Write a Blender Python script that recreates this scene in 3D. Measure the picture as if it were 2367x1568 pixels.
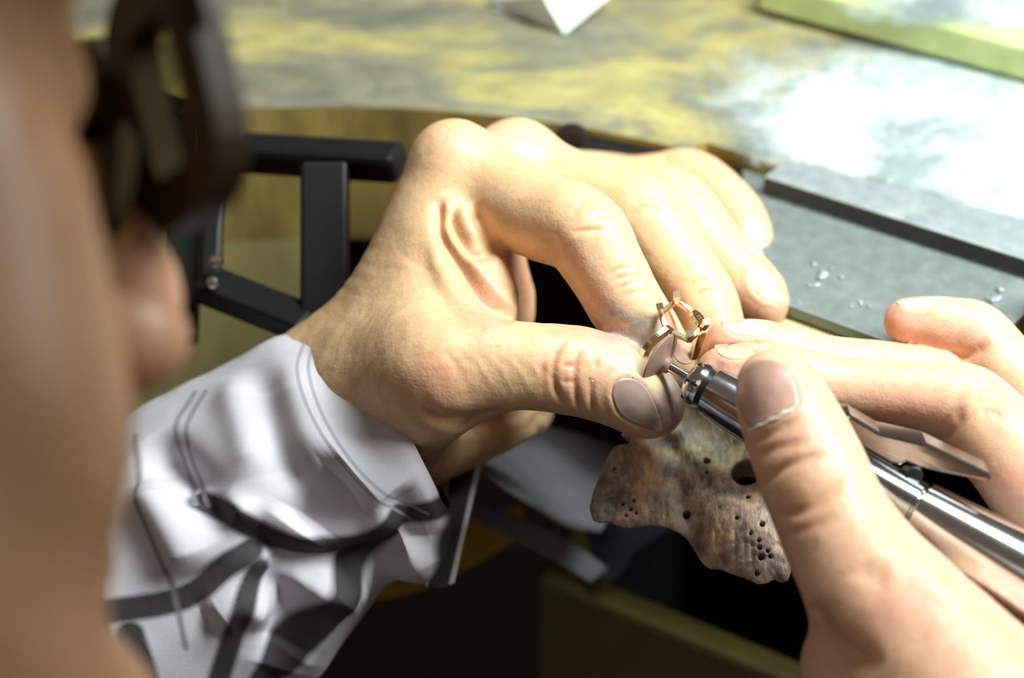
import bpy, math, random
import numpy as np
from mathutils import Vector, Matrix
from mathutils.bvhtree import BVHTree

random.seed(7)
RNG = np.random.RandomState(11)
SC = bpy.context.scene
COL = SC.collection
for _o in list(bpy.data.objects):
    bpy.data.objects.remove(_o, do_unlink=True)

# ------------------------------------------------------------------ camera
# everything below is written in millimetres (bench top = height 0) and scaled to metres
MM = 0.001
PITCH = math.radians(40.0)
LENS, SENSOR = 50.0, 23.6
FPX = LENS / SENSOR * 2367.0
CAM = np.array([0.0, 0.0, 309.0])
FWD = np.array([0.0, math.cos(PITCH), -math.sin(PITCH)])
UPV = np.array([0.0, math.sin(PITCH), math.cos(PITCH)])
RGT = np.array([1.0, 0.0, 0.0])
cam_d = bpy.data.cameras.new('camera')
cam = bpy.data.objects.new('camera', cam_d)
COL.objects.link(cam)
cam.location = tuple(CAM * MM)
cam.rotation_euler = (math.radians(90) - PITCH, 0, 0)
cam_d.lens, cam_d.sensor_width, cam_d.sensor_fit = LENS, SENSOR, 'HORIZONTAL'
cam_d.clip_start, cam_d.clip_end = 0.01, 50
cam_d.dof.use_dof = True
cam_d.dof.focus_distance = 0.457
cam_d.dof.aperture_fstop = 4.8
SC.camera = cam

# ------------------------------------------------------------------ world, lamp, exposure
world = bpy.data.worlds.new('workshop_air')
SC.world = world
world.use_nodes = True
world.node_tree.nodes['Background'].inputs[0].default_value = (1.0, 0.80, 0.60, 1)
world.node_tree.nodes['Background'].inputs[1].default_value = 0.125


def area_light(name, loc, aim, sx, sy, watts, col, along):
    ld = bpy.data.lights.new(name, 'AREA')
    ld.shape, ld.size, ld.size_y, ld.energy, ld.color = 'RECTANGLE', sx * MM, sy * MM, watts, col
    o = bpy.data.objects.new(name, ld)
    COL.objects.link(o)
    z = -Vector(np.array(aim, float) - np.array(loc, float)).normalized()
    x = Vector(along); x = (x - z * x.dot(z)).normalized()
    y = z.cross(x)
    m = Matrix((x, y, z)).transposed().to_4x4()
    m.translation = Vector(loc) * MM
    o.matrix_world = m
    return o


# two fluorescent tubes of the bench lamp that hangs over the work
for _c in ((222, 396, 306), (206, 352, 322)):
    area_light('lamp_tube', _c, (55, 395, 0), 420, 38, 0.88, (0.92, 1.0, 0.97), (0.866, -0.5, 0)).data.spread = math.radians(105)   # deep hood
# weak room window / ceiling light behind the worker
area_light('room_light', (-500, -900, 1500), (0, 300, 0), 900, 900, 2.4, (1.0, 0.86, 0.70), (1, 0, 0))

vs = SC.view_settings
vs.view_transform, vs.look, vs.gamma, vs.use_curve_mapping = 'Standard', 'None', 1.0, False
vs.exposure = 0.0


# ------------------------------------------------------------------ helpers: points
def at(px, py, d):
    """pixel of the photograph + distance along the view axis (mm) -> point in mm"""
    return CAM + d * (FWD + (px - 1183.5) / FPX * RGT + (784.0 - py) / FPX * UPV)


def atz(px, py, z):
    v = FWD + (px - 1183.5) / FPX * RGT + (784.0 - py) / FPX * UPV
    return CAM + v * ((z - CAM[2]) / v[2])


def project(P):
    q = np.asarray(P, float) - CAM
    d = q @ FWD
    return 1183.5 + FPX * (q @ RGT) / d, 784.0 - FPX * (q @ UPV) / d, d


def unit(v):
    v = np.asarray(v, float)
    return v / np.linalg.norm(v)


WR = np.array([0.866, -0.5, 0.0])      # bench axis to the worker's right
WF = np.array([0.5, 0.866, 0.0])       # bench axis away from the worker
ZZ = np.array([0.0, 0.0, 1.0])


def bench(s, t, z=0.0):
    return WR * s + WF * t + ZZ * z


def spline(pts, n):
    """Catmull-Rom through rows of pts, n samples per span"""
    P = np.asarray(pts, float)
    A = np.vstack([2 * P[0] - P[1], P, 2 * P[-1] - P[-2]])
    out = []
    for i in range(1, len(A) - 2):
        for k in range(n):
            t = k / n
            a, b, c, d = A[i - 1], A[i], A[i + 1], A[i + 2]
            out.append(0.5 * (2 * b + (c - a) * t + (2 * a - 5 * b + 4 * c - d) * t * t + (3 * b - a - 3 * c + d) * t ** 3))
    out.append(P[-1])
    return np.array(out)


# ------------------------------------------------------------------ helpers: objects
def mesh_obj(name, V, F, mat, parent=None, smooth=True, label=None, cat=None, group=None, kind=None):
    me = bpy.data.meshes.new(name)
    V = np.asarray(V, np.float64) * MM
    if isinstance(F, np.ndarray):
        nf, k = F.shape
        me.vertices.add(len(V)); me.vertices.foreach_set('co', V.ravel())
        me.loops.add(nf * k); me.loops.foreach_set('vertex_index', F.astype(np.int32).ravel())
        me.polygons.add(nf)
        me.polygons.foreach_set('loop_start', np.arange(0, nf * k, k, dtype=np.int32))
        me.polygons.foreach_set('loop_total', np.full(nf, k, np.int32))
        me.update(calc_edges=True)
    else:
        me.from_pydata([tuple(v) for v in V], [], F)
        me.update()
    if smooth:
        me.polygons.foreach_set('use_smooth', np.ones(len(me.polygons), bool))
    if mat:
        me.materials.append(mat)
    o = bpy.data.objects.new(name, me)
    COL.objects.link(o)
    if parent:
        o.parent = parent
    tag(o, label, cat, group, kind)
    return o


def tag(o, label=None, cat=None, group=None, kind=None):
    if label: o['label'] = label
    if cat: o['category'] = cat
    if group: o['group'] = group
    if kind: o['kind'] = kind
    return o


def empty(name, label, cat, group=None):
    o = bpy.data.objects.new(name, None)
    COL.objects.link(o)
    return tag(o, label, cat, group)


def set_tint(o, C):
    a = o.data.color_attributes.new('tint', 'FLOAT_COLOR', 'POINT')
    C4 = np.ones((len(C), 4), np.float32); C4[:, :3] = C
    a.data.foreach_set('color', C4.ravel())


def recalc(o):
    import bmesh
    bm = bmesh.new(); bm.from_mesh(o.data)
    bmesh.ops.recalc_face_normals(bm, faces=bm.faces)
    bm.to_mesh(o.data); bm.free()
    return o


def bevel(o, w, seg=2):
    import bmesh
    bm = bmesh.new(); bm.from_mesh(o.data)
    bmesh.ops.recalc_face_normals(bm, faces=bm.faces)
    es = [e for e in bm.edges if len(e.link_faces) == 2 and e.calc_face_angle(0) > 0.5]
    bmesh.ops.bevel(bm, geom=es, offset=w * MM, segments=seg, profile=0.5, affect='EDGES', clamp_overlap=True)
    bm.to_mesh(o.data); bm.free()
    for p in o.data.polygons: p.use_smooth = False
    return o


def prism(pts, vec):
    n = len(pts)
    V = [np.asarray(p, float) for p in pts] + [np.asarray(p, float) + vec for p in pts]
    F = [list(range(n))[::-1], list(range(n, 2 * n))]
    for i in range(n):
        j = (i + 1) % n
        F.append([i, j, n + j, n + i])
    return V, F


def prism_obj(name, pts, vec, mat, parent=None, bev=0.0, **kw):
    V, F = prism(pts, np.asarray(vec, float))
    o = mesh_obj(name, V, F, mat, parent, smooth=False, **kw)
    if bev: bevel(o, bev)
    else: recalc(o)
    return o


def bar_obj(name, a, b, w, h, up, mat, parent=None, bev=0.8, **kw):
    """bar from a to b, w wide, h high along up"""
    a, b = np.asarray(a, float), np.asarray(b, float)
    x = unit(b - a); y = unit(np.cross(up, x)); z = np.cross(x, y)
    pts = [a + y * w / 2 * i + z * h / 2 * j for i, j in ((-1, -1), (1, -1), (1, 1), (-1, 1))]
    return prism_obj(name, pts, b - a, mat, parent, bev, **kw)


def lathe_obj(name, prof, A, axis, mat, parent=None, n=48, **kw):
    """prof: (distance along axis, radius)"""
    ax = unit(axis)
    e1 = unit(np.cross(ax, [0.3, 0.2, 1.0])); e2 = np.cross(ax, e1)
    V, F = [], []
    for (t, r) in prof:
        for k in range(n):
            a = 2 * math.pi * k / n
            V.append(A + ax * t + (e1 * math.cos(a) + e2 * math.sin(a)) * r)
    m = len(prof)
    for i in range(m - 1):
        for k in range(n):
            k2 = (k + 1) % n
            F.append([i * n + k, i * n + k2, (i + 1) * n + k2, (i + 1) * n + k])
    F.append(list(range(n))[::-1]); F.append([(m - 1) * n + k for k in range(n)])
    o = mesh_obj(name, V, F, mat, parent, **kw)
    recalc(o)
    o.data.polygons.foreach_set('use_smooth', np.ones(len(o.data.polygons), bool))
    md = o.modifiers.new('edges', 'EDGE_SPLIT'); md.split_angle = math.radians(32)
    return o


def sweep_obj(name, pts, w, h, mat, parent=None, ref=(0, 0, 1), closed=False, taper=None, smooth=False, nside=4, **kw):
    P = np.asarray(pts, float); n = len(P)
    V, F = [], []
    ref = np.asarray(ref, float)
    for i in range(n):
        if closed: t = unit(P[(i + 1) % n] - P[i - 1])
        else: t = unit(P[min(i + 1, n - 1)] - P[max(i - 1, 0)])
        y = unit(np.cross(ref, t)); z = np.cross(t, y)
        f = taper[i] if taper is not None else 1.0
        for k in range(nside):
            a = 2 * math.pi * (k + 0.5) / nside
            q = math.sqrt(2) if nside == 4 else 1.0
            V.append(P[i] + (y * math.cos(a) * w / 2 + z * math.sin(a) * h / 2) * q * f)
    m = n if closed else n - 1
    for i in range(m):
        j = (i + 1) % n
        for k in range(nside):
            k2 = (k + 1) % nside
            F.append([i * nside + k, i * nside + k2, j * nside + k2, j * nside + k])
    if not closed:
        F.append(list(range(nside))[::-1]); F.append([(n - 1) * nside + k for k in range(nside)])
    return recalc(mesh_obj(name, V, F, mat, parent, smooth=smooth, **kw))


# ------------------------------------------------------------------ helpers: solid modelling on a grid
class Field:
    """signed distance field on a regular grid (mm)"""
    def __init__(self, lo, hi, h, big=9.0):
        self.lo = np.asarray(lo, float); self.h = h
        self.n = np.ceil((np.asarray(hi, float) - self.lo) / h).astype(int) + 1
        self.big = big
        self.F = np.full(self.n, big, np.float32)
        self.ax = [(self.lo[i] + h * np.arange(self.n[i])).astype(np.float32) for i in range(3)]

    def block(self, lo, hi):
        i0 = np.clip(np.floor((lo - self.lo) / self.h).astype(int), 0, self.n - 1)
        i1 = np.clip(np.ceil((hi - self.lo) / self.h).astype(int) + 1, 1, self.n)
        if (i1 <= i0).any(): return None
        return tuple(slice(a, b) for a, b in zip(i0, i1))

    def like(self):
        g = object.__new__(Field)
        g.__dict__.update(self.__dict__); g.F = np.full(self.n, self.big, np.float32)
        return g

    def coords(self, b):
        return (self.ax[0][b[0]][:, None, None], self.ax[1][b[1]][None, :, None], self.ax[2][b[2]][None, None, :])

    def tube(self, pts, rad, k=1.0, n=5):
        """smooth union with a tapering tube"""
        Q = spline(np.column_stack([np.asarray(pts, float), np.asarray(rad, float)]), n) if len(pts) > 1 else None
        if Q is None:
            return self.ball(pts[0], rad[0], k)
        m = self.big
        lo = (Q[:, :3] - Q[:, 3:4]).min(0) - m; hi = (Q[:, :3] + Q[:, 3:4]).max(0) + m
        B = self.block(lo, hi)
        if B is None: return self
        T = np.full([s.stop - s.start for s in B], self.big, np.float32)
        for a, b in zip(Q[:-1], Q[1:]):
            r = max(a[3], b[3]) + min(m, k + 3.0)
            b2 = self.block(np.minimum(a[:3], b[:3]) - r, np.maximum(a[:3], b[:3]) + r)
            if b2 is None: continue
            b2 = tuple(slice(max(u.start, v.start), min(u.stop, v.stop)) for u, v in zip(b2, B))
            if any(u.stop <= u.start for u in b2): continue
            X, Y, Z = self.coords(b2)
            ab = (b - a)[:3]; L = float(ab @ ab) + 1e-9
            hx = ((X - a[0]) * ab[0] + (Y - a[1]) * ab[1] + (Z - a[2]) * ab[2]) / L
            hx = np.clip(hx, 0, 1).astype(np.float32)
            d = np.sqrt((X - a[0] - hx * ab[0]) ** 2 + (Y - a[1] - hx * ab[1]) ** 2 + (Z - a[2] - hx * ab[2]) ** 2) - (a[3] + (b[3] - a[3]) * hx)
            s = tuple(slice(u.start - v.start, u.stop - v.start) for u, v in zip(b2, B))
            T[s] = np.minimum(T[s], d)
        self.F[B] = smin(self.F[B], T, k)
        return self

    def ball(self, c, r, k=1.0, axes=None, radii=None):
        R = max(radii) if radii is not None else r
        b = self.block(np.asarray(c) - R - k - 4, np.asarray(c) + R + k + 4)
        if b is None: return self
        X, Y, Z = self.coords(b)
        dx, dy, dz = X - c[0], Y - c[1], Z - c[2]
        if radii is None:
            d = np.sqrt(dx * dx + dy * dy + dz * dz) - r
        else:
            A = np.eye(3) if axes is None else np.asarray(axes)
            q1 = sum(((dx * A[i][0] + dy * A[i][1] + dz * A[i][2]) / radii[i]) ** 2 for i in range(3))
            q2 = sum(((dx * A[i][0] + dy * A[i][1] + dz * A[i][2]) / radii[i] ** 2) ** 2 for i in range(3))
            k0 = np.sqrt(q1)
            d = k0 * (k0 - 1) / np.sqrt(q2 + 1e-12)
        d = np.minimum(d, self.big).astype(np.float32)
        self.F[b] = smin(self.F[b], d, k)
        return self

    def add(self, other, k=0.6):
        self.F = smin(self.F, other.F, k)
        return self

    def carve(self, other, k=0.6):
        self.F = -smin(-self.F, other.F, k)
        return self

    def mesh(self, smooth=1):
        F = self.F; n = self.n
        S = F < 0
        c = np.zeros(n - 1, np.int8)
        for i in (0, 1):
            for j in (0, 1):
                for k in (0, 1):
                    c += S[i:n[0] - 1 + i, j:n[1] - 1 + j, k:n[2] - 1 + k]
        act = (c > 0) & (c < 8)
        idx = np.full(n - 1, -1, np.int32)
        A = np.argwhere(act)
        idx[act] = np.arange(len(A), dtype=np.int32)
        acc = np.zeros((len(A), 3)); cnt = np.zeros(len(A))
        cor = [(i, j, k) for i in (0, 1) for j in (0, 1) for k in (0, 1)]
        val = {q: F[A[:, 0] + q[0], A[:, 1] + q[1], A[:, 2] + q[2]].astype(float) for q in cor}
        for q in cor:
            for a in range(3):
                if q[a] == 0:
                    p = list(q); p[a] = 1; p = tuple(p)
                    v0, v1 = val[q], val[p]
                    m = (v0 < 0) != (v1 < 0)
                    t = np.where(m, v0 / np.where(m, v0 - v1, 1), 0)
                    pos = np.tile(np.array(q, float), (len(A), 1)); pos[:, a] = t
                    acc[m] += pos[m]; cnt[m] += 1
        V = self.lo + self.h * (A + acc / cnt[:, None])
        quads = []
        for a in range(3):
            b, cc = (a + 1) % 3, (a + 2) % 3
            s0 = [slice(0, n[i]) for i in range(3)]; s1 = list(s0)
            s0[a] = slice(0, n[a] - 1); s1[a] = slice(1, n[a])
            x = S[tuple(s0)] != S[tuple(s1)]
            E = np.argwhere(x)
            E = E[(E[:, b] > 0) & (E[:, cc] > 0) & (E[:, b] < n[b] - 1) & (E[:, cc] < n[cc] - 1)]
            ins = S[E[:, 0], E[:, 1], E[:, 2]]
            def cell(db, dc):
                q = E.copy(); q[:, b] -= db; q[:, cc] -= dc
                return idx[q[:, 0], q[:, 1], q[:, 2]]
            Q = np.stack([cell(1, 1), cell(0, 1), cell(0, 0), cell(1, 0)], 1)
            Q[~ins] = Q[~ins][:, ::-1]
            quads.append(Q)
        Q = np.vstack(quads)
        for _ in range(smooth):
            V = relax(V, Q, 0.5)
        return V, Q


def smin(a, b, k):
    h = np.maximum(k - np.abs(a - b), 0) / k
    return np.minimum(a, b) - h * h * (k * 0.25)


def relax(V, Q, w):
    acc = np.zeros_like(V); cnt = np.zeros(len(V))
    for i in range(4):
        u, v = Q[:, i], Q[:, (i + 1) % 4]
        for d in range(3):
            acc[:, d] += np.bincount(u, V[v, d], len(V)) + np.bincount(v, V[u, d], len(V))
        cnt += np.bincount(u, minlength=len(V)) + np.bincount(v, minlength=len(V))
    return V * (1 - w) + w * acc / np.maximum(cnt, 1)[:, None]


def normals(V, Q):
    N = np.cross(V[Q[:, 2]] - V[Q[:, 0]], V[Q[:, 3]] - V[Q[:, 1]])
    out = np.zeros_like(V)
    for i in range(4):
        for d in range(3):
            out[:, d] += np.bincount(Q[:, i], N[:, d], len(V))
    return out / (np.linalg.norm(out, axis=1)[:, None] + 1e-12)


def poly_dist(px, py, line):
    """distance (pixels) to a polyline and the position along it 0..1"""
    L = np.asarray(line, float)
    best = np.full(px.shape, 1e9); pos = np.zeros(px.shape)
    n = len(L) - 1
    for i in range(n):
        a, b = L[i], L[i + 1]; ab = b - a
        h = np.clip(((px - a[0]) * ab[0] + (py - a[1]) * ab[1]) / (ab @ ab + 1e-9), 0, 1)
        d = np.hypot(px - a[0] - h * ab[0], py - a[1] - h * ab[1])
        m = d < best
        best[m] = d[m]; pos[m] = (i + h[m]) / n
    return best, pos


def noise3(P, scale, seed=0, oct=2):
    """smooth value noise, -1..1"""
    r = np.random.RandomState(seed); T = r.rand(17, 17, 17).astype(np.float32) * 2 - 1
    out = np.zeros(len(P)); amp, tot = 1.0, 0.0
    Q = np.asarray(P, float) / scale
    for o in range(oct):
        q = Q * (2 ** o) + 3.7 * o
        i = np.floor(q).astype(int); f = q - i; f = f * f * (3 - 2 * f)
        v = 0
        for a in (0, 1):
            for b in (0, 1):
                for c in (0, 1):
                    w = (f[:, 0] if a else 1 - f[:, 0]) * (f[:, 1] if b else 1 - f[:, 1]) * (f[:, 2] if c else 1 - f[:, 2])
                    v = v + w * T[(i[:, 0] + a) % 17, (i[:, 1] + b) % 17, (i[:, 2] + c) % 17]
        out += amp * v; tot += amp; amp *= 0.5
    return out / tot


# ------------------------------------------------------------------ materials
class M:
    def __init__(self, name):
        self.m = bpy.data.materials.new(name); self.m.use_nodes = True
        self.t = self.m.node_tree; self.b = self.t.nodes['Principled BSDF']

    def n(self, kind, **kw):
        nd = self.t.nodes.new(kind)
        for k, v in kw.items():
            if k.startswith('i_'): nd.inputs[k[2:].replace('_', ' ')].default_value = v
            else: setattr(nd, k, v)
        return nd

    def l(self, a, b): self.t.links.new(a, b); return self

    def set(self, **kw):
        for k, v in kw.items(): self.b.inputs[k.replace('_', ' ')].default_value = v
        return self

    def coord(self, scale=(1, 1, 1), rotz=0.0):
        tc = self.n('ShaderNodeTexCoord'); mp = self.n('ShaderNodeMapping')
        mp.inputs['Scale'].default_value = scale; mp.inputs['Rotation'].default_value = (0, 0, rotz)
        self.l(tc.outputs['Object'], mp.inputs['Vector'])
        return mp.outputs['Vector']

    def noise(self, vec, scale, detail=4, rough=0.55, dist=0.0):
        nd = self.n('ShaderNodeTexNoise'); nd.inputs['Scale'].default_value = scale
        nd.inputs['Detail'].default_value = detail; nd.inputs['Roughness'].default_value = rough
        nd.inputs['Distortion'].default_value = dist
        self.l(vec, nd.inputs['Vector'])
        return nd.outputs['Fac']

    def ramp(self, fac, stops):
        r = self.n('ShaderNodeValToRGB'); e = r.color_ramp.elements
        while len(e) < len(stops): e.new(0.5)
        for i, (p, c) in enumerate(stops):
            e[i].position = p; e[i].color = (*c, 1) if len(c) == 3 else c
        self.l(fac, r.inputs['Fac'])
        return r.outputs['Color']

    def mix(self, fac, a, b, mode='MIX'):
        x = self.n('ShaderNodeMix', data_type='RGBA', blend_type=mode)
        for s, v in ((x.inputs[0], fac), (x.inputs[6], a), (x.inputs[7], b)):
            if isinstance(v, (int, float)): s.default_value = v
            elif isinstance(v, tuple): s.default_value = (*v, 1)
            else: self.l(v, s)
        return x.outputs[2]

    def color(self, c):
        if isinstance(c, tuple): self.b.inputs['Base Color'].default_value = (*c, 1)
        else: self.l(c, self.b.inputs['Base Color'])
        return self

    def bump(self, fac, strength, dist):
        b = self.n('ShaderNodeBump'); b.inputs['Strength'].default_value = strength
        b.inputs['Distance'].default_value = dist
        self.l(fac, b.inputs['Height'])
        self.l(b.outputs['Normal'], self.b.inputs['Normal'])
        return self


def plain(name, c, rough=0.5, metal=0.0, **kw):
    m = M(name).color(c).set(Roughness=rough, Metallic=metal, **kw)
    v = m.coord(); f = m.noise(v, 160, 3)
    m.color(m.mix(0.5, c, m.mix(1.0, c, m.ramp(f, [(0.3, (0.72,) * 3), (0.7, (1.15,) * 3)]), 'MULTIPLY')))
    return m.m


def skin_material():
    m = M('skin')
    a = m.n('ShaderNodeAttribute', attribute_name='tint')
    v = m.coord()
    f1 = m.noise(v, 140, 4); f2 = m.noise(v, 700, 3)
    c = m.mix(1.0, a.outputs['Color'], m.ramp(f1, [(0.32, (0.96, 0.93, 0.91)), (0.68, (1.04, 1.04, 1.04))]), 'MULTIPLY')
    c = m.mix(0.6, c, m.mix(1.0, c, m.ramp(f2, [(0.35, (0.9, 0.84, 0.80)), (0.65, (1.05, 1.05, 1.05))]), 'MULTIPLY'))
    m.color(c).set(Roughness=0.42, Subsurface_Weight=0.28, Subsurface_Scale=0.0035)
    m.b.inputs['Subsurface Radius'].default_value = (1.0, 0.38, 0.20)
    m.b.inputs['Specular IOR Level'].default_value = 0.42
    vo = m.n('ShaderNodeTexVoronoi'); vo.inputs['Scale'].default_value = 1500
    m.l(v, vo.inputs['Vector'])
    f3 = m.noise(m.coord((1, 1, 1)), 900, 4)
    s = m.n('ShaderNodeMath', operation='ADD'); m.l(vo.outputs['Distance'], s.inputs[0]); m.l(f3, s.inputs[1])
    m.bump(s.outputs[0], 0.2, 0.0002)
    return m.m


MAT = {}
MAT['skin'] = skin_material()


def nail_material():
    m = M('nail'); a = m.n('ShaderNodeAttribute', attribute_name='tint')
    v = m.coord(); f = m.noise(v, 420, 3)
    m.color(m.mix(1.0, a.outputs['Color'], m.ramp(f, [(0.3, (0.9, 0.88, 0.86)), (0.7, (1.04,) * 3)]), 'MULTIPLY'))
    m.set(Roughness=0.3, Subsurface_Weight=0.15, Subsurface_Scale=0.002)
    return m.m


MAT['nail'] = nail_material()


def wood_top():
    m = M('worn_bench_wood')
    v = m.coord((1, 1, 1), math.radians(30))
    vs_ = m.coord((0.5, 1.0, 1.0), math.radians(30))
    f = m.noise(vs_, 38, 7, 0.66, 0.9)
    g = m.noise(vs_, 150, 5, 0.6)
    base = m.ramp(f, [(0.36, (0.15, 0.15, 0.11)), (0.48, (0.215, 0.21, 0.135)), (0.57, (0.35, 0.31, 0.125)), (0.70, (0.47, 0.41, 0.165))])
    base = m.mix(0.7, base, m.mix(1.0, base, m.ramp(g, [(0.3, (0.6, 0.6, 0.62)), (0.7, (1.2, 1.2, 1.15))]), 'MULTIPLY'))
    m.color(base).set(Roughness=0.6)
    m.bump(g, 0.3, 0.0006)
    return m.m


def wood_edge(name='sawn_wood', c0=(0.26, 0.18, 0.05), c1=(0.50, 0.37, 0.11)):
    m = M(name)
    v = m.coord((1.0, 1.0, 0.25), math.radians(30))
    f = m.noise(v, 70, 4, 0.6, 0.3)
    m.color(m.ramp(f, [(0.35, c0), (0.62, c1)])).set(Roughness=0.55)
    m.bump(f, 0.2, 0.0005)
    return m.m


def powder_mat():
    m = M('white_powder'); v = m.coord(); f = m.noise(v, 120, 6, 0.7); g = m.noise(v, 34, 5, 0.62, 0.5)
    c = m.ramp(g, [(0.36, (0.22, 0.27, 0.265)), (0.48, (0.42, 0.48, 0.47)), (0.64, (0.68, 0.72, 0.715))])
    m.color(m.mix(1.0, c, m.ramp(f, [(0.3, (0.8,) * 3), (0.7, (1.08,) * 3)]), 'MULTIPLY')).set(Roughness=0.9)
    m.bump(f, 0.5, 0.0012)
    # a thin dusting lets the surface below show through
    a = m.n('ShaderNodeAttribute', attribute_name='tint')
    n2 = m.noise(v, 75, 7, 0.72, 0.4)
    s = m.n('ShaderNodeMath', operation='MULTIPLY_ADD'); m.l(n2, s.inputs[0]); s.inputs[1].default_value = 1.7; s.inputs[2].default_value = -0.78
    t = m.n('ShaderNodeMath', operation='ADD'); m.l(s.outputs[0], t.inputs[0]); m.l(a.outputs['Fac'], t.inputs[1])
    m.l(m.ramp(t.outputs[0], [(0.05, (0, 0, 0)), (0.75, (1, 1, 1))]), m.b.inputs['Alpha'])
    return m.m


def steel_plate(name, c, rough, dust=0.5):
    m = M(name); v = m.coord(); f = m.noise(v, 60, 5, 0.65); g = m.noise(v, 260, 4, 0.6)
    col = m.mix(m.ramp(f, [(0.55, (0, 0, 0)), (0.75, (dust,) * 3)]), c, (0.55, 0.60, 0.58))
    col = m.mix(1.0, col, m.ramp(g, [(0.3, (0.8,) * 3), (0.7, (1.1,) * 3)]), 'MULTIPLY')
    m.color(col).set(Roughness=rough, Metallic=0.35)
    m.bump(g, 0.15, 0.0003)
    return m.m


def pin_mat():
    m = M('bench_pin_wood')
    a = m.n('ShaderNodeAttribute', attribute_name='tint')
    v = m.coord(); f = m.noise(v, 150, 7, 0.68, 0.4); g = m.noise(m.coord((1, 0.35, 0.6), math.radians(20)), 900, 4, 0.6)
    c = m.mix(1.0, a.outputs['Color'], m.ramp(f, [(0.34, (0.38, 0.36, 0.42)), (0.5, (0.9, 0.88, 0.86)), (0.64, (1.45, 1.32, 1.2))]), 'MULTIPLY')
    c = m.mix(0.8, c, m.mix(1.0, c, m.ramp(g, [(0.35, (0.55, 0.52, 0.5)), (0.65, (1.2, 1.18, 1.15))]), 'MULTIPLY'))
    m.color(c).set(Roughness=0.42)
    s = m.n('ShaderNodeMath', operation='ADD'); m.l(f, s.inputs[0]); m.l(g, s.inputs[1])
    m.bump(s.outputs[0], 0.55, 0.0007)
    return m.m


def cloth_mat():
    m = M('shirt_cloth'); a = m.n('ShaderNodeAttribute', attribute_name='tint')
    v = m.coord(); f = m.noise(v, 60, 4); w = m.noise(v, 1800, 2)
    m.color(m.mix(1.0, a.outputs['Color'], m.ramp(f, [(0.3, (0.9,) * 3), (0.7, (1.08,) * 3)]), 'MULTIPLY')).set(Roughness=0.85)
    m.bump(w, 0.15, 0.0002)
    return m.m


MAT['top'] = wood_top()
MAT['edge'] = wood_edge()
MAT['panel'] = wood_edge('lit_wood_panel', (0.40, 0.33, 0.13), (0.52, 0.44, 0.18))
MAT['yellow_wood'] = wood_edge('varnished_wood', (0.36, 0.20, 0.02), (0.50, 0.30, 0.03))
MAT['powder'] = powder_mat()
MAT['plate'] = steel_plate('dull_steel', (0.20, 0.235, 0.228), 0.42, 0.25)
MAT['strip'] = steel_plate('dusty_steel', (0.30, 0.345, 0.345), 0.5, 0.7)
MAT['pin'] = pin_mat()
MAT['strip_edge'] = plain('shaded_edge', (0.035, 0.042, 0.045), 0.6)  # shade on the strip's upright faces, put into the colour
MAT['cloth'] = cloth_mat()
MAT['chrome'] = plain('chrome', (0.70, 0.71, 0.75), 0.15, 1.0)
MAT['lever'] = plain('lever_steel', (0.40, 0.39, 0.40), 0.16, 1.0)
MAT['steel_blue'] = plain('blued_steel', (0.42, 0.47, 0.50), 0.16, 1.0)
MAT['dark_steel'] = plain('dark_groove', (0.03, 0.03, 0.032), 0.35, 0.6)
MAT['gold'] = plain('gold', (0.96, 0.83, 0.52), 0.2, 1.0)
MAT['rubber'] = plain('brown_rubber', (0.25, 0.16, 0.125), 0.5)
MAT['black'] = plain('black_enamel', (0.009, 0.009, 0.010), 0.45, Specular_IOR_Level=0.25)
MAT['void'] = plain('shade_black', (0.008, 0.008, 0.008), 0.9)  # near-black colour in place of the shade in the drawer and under the bench
MAT['green'] = plain('green_board', (0.56, 0.66, 0.28), 0.55)
MAT['paper'] = plain('white_paper', (0.82, 0.85, 0.88), 0.7)
MAT['grey_cloth'] = plain('grey_leather', (0.17, 0.17, 0.19), 0.7)
MAT['navy'] = plain('navy_cloth', (0.035, 0.045, 0.075), 0.8)
MAT['olive'] = plain('olive_drawer', (0.115, 0.095, 0.018), 0.55)
MAT['brass'] = None
MAT['frame'] = plain('tortoise_frame', (0.030, 0.018, 0.008), 0.5, Specular_IOR_Level=0.3)
MAT['hair'] = plain('dark_hair', (0.02, 0.014, 0.01), 0.6)
MAT['floor'] = plain('dark_floor', (0.02, 0.02, 0.02), 0.8)


def brass_mat():
    m = M('ruled_brass'); v = m.coord((1, 1, 1), math.radians(27))
    w = m.n('ShaderNodeTexWave'); w.inputs['Scale'].default_value = 330; w.inputs['Distortion'].default_value = 2.0
    m.l(v, w.inputs['Vector'])
    m.color(m.ramp(w.outputs['Fac'], [(0.2, (0.36, 0.32, 0.12)), (0.8, (0.62, 0.57, 0.30))])).set(Roughness=0.5)
    m.bump(w.outputs['Fac'], 0.3, 0.0004)
    return m.m


MAT['brass'] = brass_mat()


def lens_mat():
    m = M('lens_glass'); nt = m.t
    tr = m.n('ShaderNodeBsdfTransparent'); gl = m.n('ShaderNodeBsdfGlossy'); mx = m.n('ShaderNodeMixShader')
    tr.inputs['Color'].default_value = (0.55, 0.50, 0.38, 1)
    gl.inputs['Roughness'].default_value = 0.05; mx.inputs[0].default_value = 0.03
    m.l(tr.outputs[0], mx.inputs[1]); m.l(gl.outputs[0], mx.inputs[2])
    m.l(mx.outputs[0], nt.nodes['Material Output'].inputs['Surface'])
    return m.m


MAT['lens'] = lens_mat()
# ================================================================== the place: floor, bench
prism_obj('floor', [(-2500, -2500, -860), (2500, -2500, -860), (2500, 2500, -860), (-2500, 2500, -860)], (0, 0, -20), MAT['floor'], kind='structure')

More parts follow.
